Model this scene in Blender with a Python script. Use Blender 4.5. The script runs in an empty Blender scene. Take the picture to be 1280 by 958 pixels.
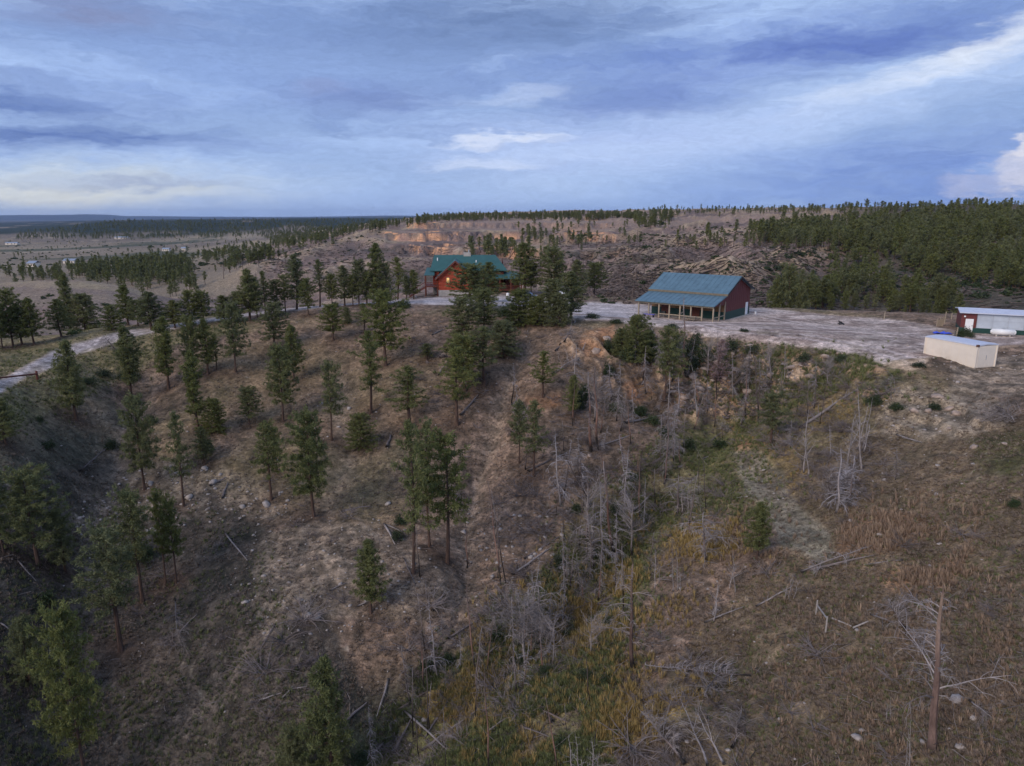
import bpy, math, random
import numpy as np
from mathutils import Vector, Matrix, Quaternion

SC = bpy.context.scene
COL = SC.collection
random.seed(7)
RNG = np.random.default_rng(11)

# ------------------------------------------------------------------ camera
CZ = 16.5                      # drone height above the gravel yard (metres)
F_PX, CX, CY = 880.0, 640.0, 479.0
PITCH = math.radians(13.24)
SP, CP = math.sin(PITCH), math.cos(PITCH)
cam_d = bpy.data.cameras.new('camera')
cam_d.sensor_width = 36.0
cam_d.lens = F_PX / 1280.0 * 36.0
cam_d.clip_start = 0.5
cam_d.clip_end = 60000
cam = bpy.data.objects.new('camera', cam_d)
COL.objects.link(cam)
cam.location = (0, 0, CZ)
cam.rotation_euler = (math.radians(90) - PITCH, 0, 0)
SC.camera = cam

# ------------------------------------------------------------------ view, world, sun
SC.view_settings.view_transform = 'Standard'
SC.view_settings.look = 'None'
SC.view_settings.gamma = 1
SC.view_settings.exposure = 0.85
SC.cycles.use_denoising = True
SC.cycles.max_bounces = 6
SC.cycles.volume_bounces = 0
EXPK = 2 ** -0.85

SUN_EL, SUN_AZ = math.radians(30), math.radians(222)   # azimuth from +Y clockwise: behind the camera, to the left

class NT:
    """tiny node-tree helper"""
    def __init__(s, tree): s.t = tree
    def n(s, kind, ins=None, **props):
        nd = s.t.nodes.new(kind)
        for k, v in props.items(): setattr(nd, k, v)
        for k, v in (ins or {}).items():
            sock = nd.inputs[k]
            if isinstance(v, bpy.types.NodeSocket): s.t.links.new(v, sock)
            else: sock.default_value = v
        return nd
    def math(s, op, a, b=0.0, c=0.0, clamp=False):
        return s.n('ShaderNodeMath', {0: a, 1: b, 2: c}, operation=op, use_clamp=clamp).outputs[0]
    def mix(s, f, a, b, mode='MIX'):
        nd = s.n('ShaderNodeMix', data_type='RGBA', blend_type=mode)
        for sock, v in ((nd.inputs[0], f), (nd.inputs[6], a), (nd.inputs[7], b)):
            if isinstance(v, bpy.types.NodeSocket): s.t.links.new(v, sock)
            else: sock.default_value = v if not isinstance(v, tuple) or len(v) == 4 else (*v, 1)
        return nd.outputs[2]
    def ramp(s, f, lo, hi, to0=0.0, to1=1.0, smooth=True):
        return s.n('ShaderNodeMapRange', {0: f, 1: lo, 2: hi, 3: to0, 4: to1},
                   interpolation_type='SMOOTHSTEP' if smooth else 'LINEAR').outputs[0]
    def noise(s, vec, scale, detail=4, rough=.55, dist=0.0):
        return s.n('ShaderNodeTexNoise', {'Vector': vec, 'Scale': scale, 'Detail': detail, 'Roughness': rough, 'Distortion': dist})

def lin(r, g, b):
    f = lambda c: (c / 255 / 12.92) if c / 255 <= .04045 else ((c / 255 + .055) / 1.055) ** 2.4
    return (f(r), f(g), f(b))

W = bpy.data.worlds.new('World')
SC.world = W
W.use_nodes = True
wt = W.node_tree
wt.nodes.clear()
w = NT(wt)
sky = w.n('ShaderNodeTexSky', sky_type='NISHITA')
sky.sun_disc = False
sky.sun_elevation = SUN_EL
sky.sun_rotation = SUN_AZ
sky.altitude = 1200
tc = w.n('ShaderNodeTexCoord').outputs['Generated']
sep = w.n('ShaderNodeSeparateXYZ', {0: tc})
az = w.math('MULTIPLY', w.math('ARCTAN2', sep.outputs[0], sep.outputs[1]), 57.2958)
el = w.math('MULTIPLY', w.math('ARCSINE', sep.outputs[2]), 57.2958)
pv = w.n('ShaderNodeCombineXYZ', {0: az, 1: el}).outputs[0]
def scaled(v, x, y, ox=0.0, oy=0.0, rot=0.0):
    return w.n('ShaderNodeMapping', {0: v, 1: (ox, oy, 0), 2: (0, 0, rot), 3: (x, y, 1)}, vector_type='POINT').outputs[0]
warp = w.noise(scaled(pv, .09, .34), 1.0, 5, .6).outputs[1]
warp = w.n('ShaderNodeVectorMath', {0: warp, 1: (.5, .5, .5)}, operation='SUBTRACT').outputs[0]
warp2 = w.noise(scaled(pv, .45, 1.5, 7, 3), 1.0, 6, .65).outputs[1]
warp2 = w.n('ShaderNodeVectorMath', {0: warp2, 1: (.5, .5, .5)}, operation='SUBTRACT').outputs[0]
def vadd(a, b, k):
    b = w.n('ShaderNodeVectorMath', {0: b, 1: k}, operation='MULTIPLY').outputs[0]
    return w.n('ShaderNodeVectorMath', {0: a, 1: b}, operation='ADD').outputs[0]
pw = vadd(vadd(pv, warp, (9, 3, 0)), warp2, (4.5, 1.5, 0))
def sky_dir(px, py):
    u, v = (px - CX) / F_PX, (py - CY) / F_PX
    x, y, z = u, CP - v * SP, -SP - v * CP
    return math.degrees(math.atan2(x, y)), math.degrees(math.asin(z / math.sqrt(x * x + y * y + z * z)))
def blob(px, py, rx, ry, ang=0.0, soft=.9, vec=None):
    """soft elliptical cloud mask centred where the cloud stands in the sky"""
    a0, e0 = sky_dir(px, py)
    k = 57.2958 / F_PX
    m = w.n('ShaderNodeMapping', {0: vec or pw, 1: (a0, e0, 0), 2: (0, 0, math.radians(ang)), 3: (rx * k, ry * k, 1)}, vector_type='TEXTURE').outputs[0]
    ln = w.n('ShaderNodeVectorMath', {0: m}, operation='LENGTH').outputs[1]
    return w.ramp(ln, 1.0 + soft * .5, 1.0 - soft, 0, 1)
# base: nishita blue under thin high overcast
nis = w.n('ShaderNodeVectorMath', {0: sky.outputs[0], 3: .085}, operation='SCALE').outputs[0]
over = w.mix(w.ramp(el, 0, 17), (*lin(162, 188, 232), 1), (*lin(126, 153, 206), 1))
over = w.mix(w.ramp(el, 17, 70), over, (*lin(118, 138, 185), 1))
base = w.mix(.95, nis, over)
streak = w.noise(scaled(pw, .035, .22, 3, 1), 1.0, 6, .6, .4).outputs[0]
base = w.mix(w.ramp(streak, .40, .62), base, (*lin(172, 198, 242), 1))
streak2 = w.noise(scaled(pw, .05, .30, 13, 8), 1.0, 6, .6, .6).outputs[0]
base = w.mix(w.math('MULTIPLY', w.ramp(streak2, .50, .68), .55), base, (*lin(114, 138, 192), 1))
fine = w.noise(scaled(pw, .22, 1.3, 5, 2), 1.0, 6, .62).outputs[0]
cl = base
def put(mask, col, k):
    global cl
    f = w.math('MULTIPLY', mask, w.ramp(fine, .25, .75, .55 * k, min(1, 1.2 * k)), clamp=True)
    cl = w.mix(f, cl, (*lin(*col), 1))
put(blob(90, 236, 260, 30), (208, 220, 230), .9)
put(blob(30, 242, 210, 20), (232, 232, 222), 1.05)
put(blob(300, 262, 420, 14), (178, 198, 232), .6)
put(blob(640, 22, 200, 40, 3), (108, 132, 178), .85)
put(blob(455, 118, 95, 19), (104, 122, 178), 1.1)
put(blob(405, 108, 30, 9), (160, 162, 196), .35)
put(blob(110, 12, 95, 20), (134, 148, 190), .85)
put(blob(120, 173, 190, 15, 0), (92, 118, 180), .95)
put(blob(20, 122, 90, 10), (98, 124, 184), .85)
put(blob(300, 100, 260, 40), (150, 178, 232), .5)
put(blob(160, 228, 120, 6), (140, 158, 200), .6)
put(blob(640, 262, 520, 22), (150, 178, 232), .5)
put(blob(980, 150, 470, 34, 13), (190, 212, 250), 1)
put(blob(1190, 72, 140, 17, 15, .7), (218, 230, 252), 1)
put(blob(1230, 48, 70, 11, 12, .7), (225, 234, 250), 1)
put(blob(760, 175, 260, 36, 4), (178, 198, 242), .8)
put(blob(960, 60, 300, 26, 4), (112, 138, 204), .8)
put(blob(1040, 55, 110, 16, 2), (98, 122, 192), .8)
put(blob(840, 112, 150, 22, 5), (124, 148, 208), .8)
put(blob(1140, 205, 260, 34, 2), (124, 152, 214), .8)
put(blob(1150, 238, 250, 20, 1), (120, 150, 216), .7)
put(blob(625, 176, 80, 7, 4, .7), (222, 232, 254), 1)
put(blob(612, 206, 75, 10, 3, .7), (214, 227, 254), 1)
put(blob(700, 190, 150, 12, 3), (192, 212, 250), .8)
put(blob(640, 120, 70, 9, 3), (186, 204, 240), .8)
pc = vadd(vadd(pv, warp, (4, 3, 0)), warp2, (3, 3, 0))
put(blob(1250, 228, 52, 12, 0, .4, pc), (184, 192, 226), .9)
put(blob(1278, 210, 24, 20, -30, .3, pc), (214, 216, 234), 1.1)
put(blob(1284, 190, 18, 13, 0, .3, pc), (226, 226, 238), 1.1)
crisp = w.noise(scaled(pw, .9, 4.5, 9, 4), 1.0, 5, .6).outputs[0]
cl = w.n('ShaderNodeVectorMath', {0: cl, 3: w.ramp(crisp, .3, .7, .95, 1.06)}, operation='SCALE').outputs[0]
gain = w.n('ShaderNodeVectorMath', {0: cl, 3: 10.0 * EXPK}, operation='SCALE').outputs[0]
bg = w.n('ShaderNodeBackground', {0: gain, 1: 0.1})
wt.links.new(bg.outputs[0], w.n('ShaderNodeOutputWorld').inputs[0])

sun_d = bpy.data.lights.new('sun', 'SUN')
sun_d.energy = 1.3
sun_d.angle = math.radians(38)
sun_d.color = (1.0, .88, .78)
sun = bpy.data.objects.new('sun', sun_d)
COL.objects.link(sun)
sdir = Vector((math.sin(SUN_AZ) * math.cos(SUN_EL), math.cos(SUN_AZ) * math.cos(SUN_EL), math.sin(SUN_EL)))
sun.rotation_euler = sdir.to_track_quat('Z', 'Y').to_euler()

# ------------------------------------------------------------------ numpy noise
def _hash(ix, iy, seed):
    h = (ix.astype(np.int64) * 374761393 + iy.astype(np.int64) * 668265263 + seed * 1442695041) & 0xffffffff
    h = ((h ^ (h >> 13)) * 1274126177) & 0xffffffff
    h = (h ^ (h >> 16)) & 0xffffffff
    return h / 4294967295.0
def vnoise(x, y, seed=0):
    ix, iy = np.floor(x), np.floor(y)
    fx, fy = x - ix, y - iy
    fx, fy = fx * fx * fx * (fx * (fx * 6 - 15) + 10), fy * fy * fy * (fy * (fy * 6 - 15) + 10)
    ix = ix.astype(np.int64); iy = iy.astype(np.int64)
    a, b = _hash(ix, iy, seed), _hash(ix + 1, iy, seed)
    c, d = _hash(ix, iy + 1, seed), _hash(ix + 1, iy + 1, seed)
    return (a + (b - a) * fx) * (1 - fy) + (c + (d - c) * fx) * fy
def fbm(x, y, octs=4, seed=0, gain=.5):
    s = 0; amp = 1; tot = 0
    for o in range(octs):
        s = s + amp * vnoise(x * 2 ** o + 17.3 * o, y * 2 ** o - 9.1 * o, seed + o)
        tot += amp; amp *= gain
    return s / tot * 2 - 1          # about -1..1
def ridged(x, y, octs=3, seed=0):
    s = 0; amp = 1; tot = 0
    for o in range(octs):
        s = s + amp * (1 - np.abs(vnoise(x * 2 ** o + 5.3 * o, y * 2 ** o, seed + o) * 2 - 1)); tot += amp; amp *= .5
    return s / tot
def sstep(x, a, b):
    t = np.clip((x - a) / (b - a), 0, 1); return t * t * (3 - 2 * t)

# ------------------------------------------------------------------ terrain: survey points (px, py, forward distance)
def tan_down(py):
    v = (np.asarray(py, float) - CY) / F_PX
    return (SP + v * CP) / (CP - v * SP)
def a_of(px, py):
    v = (np.asarray(py, float) - CY) / F_PX
    return ((np.asarray(px, float) - CX) / F_PX) / (CP - v * SP)
SURVEY = [
 # near left
 (0,958,38),(0,850,43),(0,700,52),(0,600,61),(0,540,67),(0,490,75),(0,470,82),(0,440,98),(0,425,108),
 (75,958,40),(75,780,49),(75,640,62),(80,530,78),(80,462,88),(100,430,104),
 (150,958,41),(150,850,47),(150,700,60),(150,600,72),(150,500,89),(150,425,106),(150,408,118),
 (220,958,41),(220,800,50),(220,633,68),(220,540,80),(220,480,93),(220,407,115),(220,398,128),
 (300,958,40),(300,850,45),(300,740,54),(300,630,68),(300,540,81),(300,465,96),(300,410,112),(305,394,122),
 (385,958,38),(385,850,44),(385,740,53),(385,650,63),(385,550,80),(385,470,96),(395,400,116),(400,383,129),
 (450,958,38),(450,850,45),(450,730,54),(450,640,65),(450,560,78),(450,480,92),(455,400,114),(450,379,134),
 (540,958,37),(540,830,45),(540,740,52),(540,640,66),(540,560,77),(540,480,90),(540,400,112),(540,380,130),(540,372,148),
 (640,958,36),(640,860,41),(640,760,50),(640,700,58),(640,600,70),(640,520,81),(640,450,92),(640,410,104),(640,385,125),(640,372,146),
 (720,958,35),(720,850,42),(720,740,53),(720,640,64),(720,560,74),(720,480,86),(720,420,98),(720,395,112),(720,380,133),
 (820,958,34),(820,800,45),(820,700,55),(820,600,68),(820,530,79),(820,480,89.5),(820,450,94.5),(820,420,98),(820,402,111),(800,385,131),
 (910,958,33),(910,800,43),(910,700,52),(910,600,65),(910,540,74),(910,480,87.5),(910,430,93),(910,404,110),(905,385,132),
 (1000,958,32),(1000,800,41),(1000,700,50),(1000,640,57),(1000,560,69),(1000,500,81),(1000,440,88),(1000,410,105),(1000,391,126),
 (1100,958,30),(1100,800,38),(1100,700,46),(1100,620,55),(1100,560,63),(1100,500,71),(1100,455,80),(1100,420,98),(1100,400,116),
 (1200,958,28),(1200,800,36),(1200,700,44),(1200,600,53),(1200,520,64),(1200,460,77.5),(1200,430,92),(1200,412,105),
 (1280,958,27),(1280,800,34),(1280,700,41),(1280,600,49),(1280,500,63),(1280,455,79),(1280,430,91),(1280,416,102),
]
# (px, forward distance, height) in world terms, for ground not seen or seen at a grazing angle
HEIGHTS = [
 # under/behind camera rim
 (-400,30,-12),(100,22,-21),(400,18,-20),(640,20,-16),(900,20,-14),(1200,16,-9),(1600,20,-5),(1700,50,-1),(1700,90,1),
 (-300,60,-4),(-300,90,0),
 # just behind the ridge road, left
 (20,135,-7),(120,140,-8),(220,150,-8),(300,150,-5),(380,160,-5),(450,165,-4),
 (0,180,-11),(120,185,-11),(220,190,-12),(300,200,-14),(400,210,-14),(500,200,-8),
 (0,255,-6.3),(60,262,-6.3),(120,262,-6.9),(180,255,-10),(230,260,-14),(300,260,-17),
 (0,330,-20),(100,340,-21),(200,350,-20),(300,340,-18),
 (-300,260,-8),(-300,500,-20),
 # plateau around house and barn
 (560,165,0),(640,165,0),(600,180,-2),(700,160,0),(760,150,0),(820,145,0),(880,140,0),(950,135,0),(1050,128,0),(1150,125,0),(1250,125,0),(1350,120,0),(1500,110,1),
 # ravine behind the plateau
 (560,220,-12),(640,215,-14),(720,205,-13),(800,190,-14),(870,185,-15),(950,175,-15),(1050,165,-14),(1150,160,-12),(1250,160,-10),(1400,160,-6),
 # middle slopes
 (330,360,-11),(400,350,-9),(480,340,-11),(560,330,-11),(640,320,-11),(700,290,-11),
 (0,430,-17),(100,430,-17),(200,420,-17),(280,420,-15),
 (330,480,-7),(400,520,-2),(480,560,3.5),(560,430,-6),(640,430,-5),
 (760,230,-9),(820,245,-8.5),(900,235,-9),(960,215,-9),(760,300,-5),(840,310,-4),(920,300,-4),(1000,270,-5),
 (1080,215,-8),(1160,215,-6),(1250,220,-4),(1400,230,0),
 (720,380,-4),(800,400,-1),(900,400,1),(1000,350,2),(1080,300,0),(1160,300,3),(1250,300,6),(1400,300,9),
 (560,620,4.5),(640,600,3),(720,560,2),(800,560,6),(900,540,7),(1000,460,9),(1100,400,9),(1200,380,10),(1280,380,12),
 (480,760,6),(560,900,13.5),(640,900,13.8),(720,850,13),(800,800,14),(900,760,16),(1000,640,18),(1100,560,19),(1200,540,20),(1280,540,21),(1450,540,23),
 (560,1500,21.5),(640,1500,24),(720,1450,26),(800,1400,27.5),(900,1400,28.5),(1000,1200,29),(1100,1000,27),(1200,900,27),(1280,850,28),(1500,800,29),
 (640,2600,22),(900,2400,24),(1200,2000,30),(1500,2000,30),
 # left valley
 (0,600,-22),(100,600,-23),(200,600,-23),(280,600,-20),(340,600,-14),
 (0,900,-29),(100,900,-30),(200,900,-29),(300,900,-27),(360,900,-22),
 (0,1500,-36),(150,1500,-37),(300,1500,-33),(360,1300,-22),(410,1250,-6),(450,1150,3),(400,1500,-14),(450,1500,-2),
 (-50,2000,-38),(50,2000,-38),(150,2000,-36),(300,1950,-34),(400,1900,-28),(480,1900,-10),
 (-60,2800,-40),(0,2800,-38),(50,2750,-30),(100,2700,-8),(160,2650,2),(250,2650,4.5),(400,2700,5),(500,2700,8),
 (-300,900,-28),(-300,2400,-36),(-300,3400,-38),
 (-50,4500,-45),(30,4500,-42),(80,4500,-20),(150,4500,0),(300,4500,3),(480,4500,8),(560,4500,10),
 (-50,8000,-50),(100,8000,-20),(250,8000,0),(450,8000,14),(640,6000,22),(900,5000,22),(1200,5000,24),
]
def pt(px, Y, z):
    py = CY + F_PX * ((CZ - z) * CP - Y * SP) / (Y * CP + (CZ - z) * SP)
    return a_of(px, py), math.log(Y), z
pts = []
for px, py, Y in SURVEY:
    pts.append((float(a_of(px, py)), math.log(Y), CZ - Y * float(tan_down(py))))
for px, Y, z in HEIGHTS:
    a, l, z = pt(px, Y, z); pts.append((float(a), l, z))
pts = np.array(pts)
def rbf_fit(P, c=.06, smooth=.004):
    n = len(P)
    d = np.sqrt(((P[:, None, :2] - P[None, :, :2]) ** 2).sum(-1) + c * c)
    A = np.zeros((n + 3, n + 3)); A[:n, :n] = -d; A[:n, :n] += np.eye(n) * smooth
    A[:n, n] = 1; A[:n, n + 1:] = P[:, :2]; A[n:, :n] = A[:n, n:].T
    b = np.zeros(n + 3); b[:n] = P[:, 2]
    return np.linalg.solve(A, b)
wts = rbf_fit(pts)
def rbf(a, l, c=.06):
    out = np.full(a.shape, wts[-3]) + wts[-2] * a + wts[-1] * l
    for i in range(len(pts)):
        out -= wts[i] * np.sqrt((a - pts[i, 0]) ** 2 + (l - pts[i, 1]) ** 2 + c * c)
    return out
LA = np.unique(np.concatenate([np.linspace(-1.35, -.9, 30), np.linspace(-.9, .9, 960), np.linspace(.9, 1.35, 30)]))
LY = np.unique(np.concatenate([np.linspace(math.log(12), math.log(27), 40), np.linspace(math.log(27), math.log(135), 360),
                               np.linspace(math.log(135), math.log(1600), 210), np.linspace(math.log(1600), math.log(9000), 50)]))
YR = np.exp(LY)
GA, GL = np.meshgrid(LA, LY)               # rows: distance, cols: bearing
GY = np.exp(GL); GX = GA * GY
# evaluate the smooth surface on a coarser lattice, then refine
ca, clg = LA[::3], LY[::3]
ca = np.append(ca, LA[-1]) if ca[-1] != LA[-1] else ca
clg = np.append(clg, LY[-1]) if clg[-1] != LY[-1] else clg
cA, cL = np.meshgrid(ca, clg)
cZ = rbf(cA, cL)
tmp = np.stack([np.interp(LA, ca, row) for row in cZ])
GZ = np.stack([np.interp(LY, clg, tmp[:, j]) for j in range(tmp.shape[1])], axis=1)

def project(X, Y, Z):
    q = CZ - Z
    dep = Y * CP + q * SP
    return CX + F_PX * X / dep, CY + F_PX * (q * CP - Y * SP) / dep, dep
PX, PY, _ = project(GX, GY, GZ)
def inpoly(x, y, poly):
    ins = np.zeros(np.shape(x), bool); n = len(poly)
    for i in range(n):
        x0, y0 = poly[i]; x1, y1 = poly[(i + 1) % n]
        if y0 == y1: continue
        c = ((y0 > y) != (y1 > y)) & (x < (x1 - x0) * (y - y0) / (y1 - y0) + x0)
        ins ^= c
    return ins
N_A = fbm(GX / 9, GY / 9, 5, 3); N_B = fbm(GX / 2.2, GY / 2.2, 4, 21); N_C = fbm(GX / 40, GY / 40, 4, 31)
N_W = fbm(GX / 5, GY / 5, 4, 77)
JIT = 1.0 / np.clip(GY / 60, .6, 30)
def region(poly, y0=0, y1=1e9, jit=10, soft=0):
    """mask of a ground patch whose outline was surveyed from the camera; jit = ragged edge in px"""
    jx = PX + jit * JIT * (N_A * 1.3 + N_B); jy = PY + jit * .6 * JIT * (N_W * 1.3 - N_B)
    return (inpoly(jx, jy, poly) & (GY > y0) & (GY < y1)).astype(float)

P_ROAD = [(-60,500),(-60,520),(0,492),(35,471),(62,462),(95,444),(125,435),(155,424),(187,417),(225,410),(272,401),(305,396),(362,388.5),(395,386),(440,381),(482,378.5),(530,381),(565,381),
          (565,371),(530,373.5),(482,374),(440,376),(395,381),(362,384.5),(305,392.5),(272,396),(225,404),(187,410),(155,413),(125,422),(95,430),(62,441),(35,455),(0,475)]
P_DRIVE = [(530,373),(565,370.5),(640,370),(705,374),(720,379),(760,378),(830,384),(830,392),(795,399),(740,393),(705,391),(650,383),(590,382),(530,381)]
P_YARD = [(700,392),(735,379),(800,380),(955,385),(1010,391),(1100,398),(1150,404),(1200,414),(1290,418),(1290,432),(1230,436),(1215,440),(1160,447),(1150,466),(1110,460),(1080,446),(1010,434),(960,428),(900,424),(830,409),(770,403),(735,401)]
flat = sstep(fbm(GX/7, GY/7, 3, 5) * .35 + (region(P_YARD, 80, 160, 2) + region(P_ROAD, 60, 160, 1) + region(P_DRIVE, 100, 165, 1)), .2, .9)
# smooth the flat mask a little along both directions
def blur(m, n):
    for _ in range(n):
        m = (np.roll(m, 1, 0) + np.roll(m, -1, 0) + np.roll(m, 1, 1) + np.roll(m, -1, 1) + 2 * m) / 6
    return m
flat_s = blur(flat, 6)
near = 1 - sstep(GY, 110, 190)
det = near * (.55 * fbm(GX / 11, GY / 11, 3, 40) + .22 * fbm(GX / 2.6, GY / 2.6, 3, 44) + .11 * fbm(GX / .7, GY / .7, 3, 47) - .35 * (ridged(GX / 9 + N_A * .4, GY / 13, 3, 50) - .5))
midm = sstep(GY, 150, 260) * (1 - sstep(GY, 1500, 3000))
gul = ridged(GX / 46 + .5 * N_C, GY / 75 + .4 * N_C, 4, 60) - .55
det += midm * (10 * gul * sstep(GY, 170, 330) * (.35 + .65 * sstep(PX, 560, 720)) + 2.4 * fbm(GX / 14, GY / 14, 3, 63) + .8 * fbm(GX / 4, GY / 4, 2, 66))
det *= np.where((PX < 300) & (GY < 1400) & (GY > 150), .3, 1)
far = sstep(GY, 1500, 3000)
det += far * (10 * (ridged(GX / 300, GY / 420, 4, 70) - .6) * sstep(GY, 1900, 2300) * (1 - sstep(GY, 2600, 3000) * .8) + 1.5 * fbm(GX / 120, GY / 200, 3, 73))
GZ = GZ + det * (1 - flat_s)
def line_dist(line, ymin=25, wob=1.4):
    P = []
    for px, py in line:
        T = float(tan_down(py)); a = float(a_of(px, py)); ci = int(np.interp(a, LA, np.arange(len(LA))))
        d = GZ[:, ci] - (CZ - YR * T); r = int(np.argmax((d > 0) & (YR > ymin))); P.append((a * YR[r], YR[r]))
    D = np.full(GX.shape, 1e9)
    jx, jy = GX + wob * N_A, GY + wob * N_W
    for (x0, y0), (x1, y1) in zip(P[:-1], P[1:]):
        dx, dy = x1 - x0, y1 - y0; t = np.clip(((jx - x0) * dx + (jy - y0) * dy) / (dx * dx + dy * dy), 0, 1)
        D = np.minimum(D, np.hypot(jx - x0 - t * dx, jy - y0 - t * dy))
    return D
def carve(line, depth, width, ymin=25, wob=1.4):
    global GZ
    D = line_dist(line, ymin, wob)
    GZ = GZ - depth * np.exp(-(D / width) ** 1.4)
    return D
D_MAIN = carve([(905,505),(880,560),(840,620),(775,690),(705,765),(610,835),(510,900),(430,985)], 3.0, 4.6)
D_SIDE = carve([(185,470),(150,545),(125,640),(95,760),(60,900)], 1.2, 3.0)
D_SIDE = np.minimum(D_SIDE, carve([(655,435),(625,510),(600,600),(580,700),(570,800)], 1.3, 2.2))
D_SIDE = np.minimum(D_SIDE, carve([(330,760),(290,830),(230,900),(180,980)], .9, 1.6))
D_SIDE = np.minimum(D_SIDE, carve([(420,470),(440,560),(400,640),(360,720)], .5, 2.0))
carve([(935,560),(975,610),(1035,690),(1070,760)], .45, 2.0)
# spurs and gullies of the middle slopes
SPURS = [[(905,354),(960,332),(1020,318),(1062,311)], [(700,320),(770,313),(850,308),(960,303)], [(790,352),(860,342),(925,334)], [(300,352),(350,330),(410,311),(470,293),(530,283)], [(650,325),(700,306),(790,297)], [(700,352),(760,338),(830,328)]]
GULS = [[(720,372),(800,360),(900,358)], [(1000,348),(1060,332),(1120,326)], [(690,338),(780,324),(880,320)], [(640,318),(720,312),(820,302)], [(1090,380),(1140,350),(1200,330)], [(560,345),(500,335),(420,340)]]
D_SPUR = np.full(GX.shape, 1e9); D_GUL = np.full(GX.shape, 1e9)
for l_ in SPURS: D_SPUR = np.minimum(D_SPUR, carve(l_, -3.6, 13, 165, 6))
for l_ in GULS: D_GUL = np.minimum(D_GUL, carve(l_, 4.5, 12, 165, 6))
# broken bank under the yard: ribs of crumbling rock
BANK = [(700,425),(760,418),(830,424),(900,432),(1000,440),(1060,452),(1110,470),(1090,500),(1000,505),(930,520),(840,510),(760,505),(720,470)]
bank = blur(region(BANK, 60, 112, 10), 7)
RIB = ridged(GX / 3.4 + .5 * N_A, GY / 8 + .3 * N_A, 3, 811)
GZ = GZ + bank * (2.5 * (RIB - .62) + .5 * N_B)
D_RUT = line_dist([(735,386),(820,396),(905,413),(1010,422),(1090,436),(1140,452)], 60, .5)
D_RUT2 = line_dist([(950,395),(1010,408),(1090,414),(1180,422)], 60, .5)
D_RUT3 = line_dist([(-50,503),(48,460),(110,436),(171,417),(206,410),(248,403),(290,396),(333,390),(395,383.5),(461,377.5),(540,376)], 60, .3)
# stepped ledges of the sandstone bluff and smaller ledges on the middle slopes
def terrace(z, step, k, ph):
    t = z / step + ph; f = np.floor(t); r = t - f
    return (f + sstep(r, .5 - .5 / k, .5 + .5 / k) - ph) * step
led = region([(480,296),(520,281),(660,276),(760,276),(780,320),(640,326),(500,322)], 380, 1100, 3)
led = blur(led, 8) * (.75 + .25 * N_A)
GZ = GZ + (terrace(GZ + 1.2 * N_W + 1.4 * N_A + 1.5 * N_C, 6.5, 5.0, .1) - GZ) * np.clip(led, 0, 1) * .95
led2 = blur(region([(1120,500),(1215,492),(1245,530),(1150,545),(1100,530)], 40, 100, 8) + region([(870,425),(960,432),(1010,460),(960,510),(880,500)], 60, 110, 8), 5)
GZ = GZ + (terrace(GZ + .3 * N_B, .9, 4.0, .3) - GZ) * np.clip(led2, 0, 1) * .8
PX, PY, _ = project(GX, GY, GZ)

def hgt(X, Y):
    """ground height at world X, Y"""
    X = np.atleast_1d(np.asarray(X, float)); Y = np.maximum(np.atleast_1d(np.asarray(Y, float)), YR[0] + .01)
    ci = np.clip(np.interp(X / Y, LA, np.arange(len(LA))), 0, len(LA) - 1.001); ri = np.clip(np.interp(np.log(Y), LY, np.arange(len(LY))), 0, len(LY) - 1.001)
    c0, r0 = ci.astype(int), ri.astype(int); fc, fr = ci - c0, ri - r0
    z = (GZ[r0, c0] * (1 - fc) + GZ[r0, c0 + 1] * fc) * (1 - fr) + (GZ[r0 + 1, c0] * (1 - fc) + GZ[r0 + 1, c0 + 1] * fc) * fr
    return z
def H(x, y): return float(hgt(x, y)[0])
def spot(px, py, ymin=20.0, ymax=1e9):
    """where the sight line of survey pixel px, py meets the ground; arrays in, (X, Y, Z, ok) out"""
    px = np.atleast_1d(np.asarray(px, float)); py = np.atleast_1d(np.asarray(py, float))
    T = tan_down(py); a = a_of(px, py)
    ci = np.clip(np.interp(a, LA, np.arange(len(LA))), 0, len(LA) - 1.001); c0 = ci.astype(int); fc = ci - c0
    prof = GZ[:, c0] * (1 - fc) + GZ[:, c0 + 1] * fc
    diff = prof - (CZ - YR[:, None] * T[None])
    diff[YR < ymin] = -1
    hit = diff > 0
    r = hit.argmax(0); ok = hit.any(0) & (r > 0)
    r = np.maximum(r, 1); j = np.arange(len(px))
    d0, d1 = diff[r - 1, j], diff[r, j]
    f = np.clip(-d0 / (d1 - d0 + 1e-9), 0, 1)
    Y = np.exp(LY[r - 1] * (1 - f) + LY[r] * f)
    ok &= Y < ymax
    X = a * Y
    return X, Y, hgt(X, Y), ok
def spot1(px, py, **k):
    X, Y, Z, ok = spot(px, py, **k)
    return Vector((float(X[0]), float(Y[0]), float(Z[0])))
def top_h(p, ytop):
    """height above point p whose top lines up with survey row ytop"""
    return CZ - p.y * float(tan_down(ytop)) - p.z
def px_m(p):                 # metres per survey pixel at p
    return (p.y * CP + (CZ - p.z) * SP) / F_PX

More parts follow.
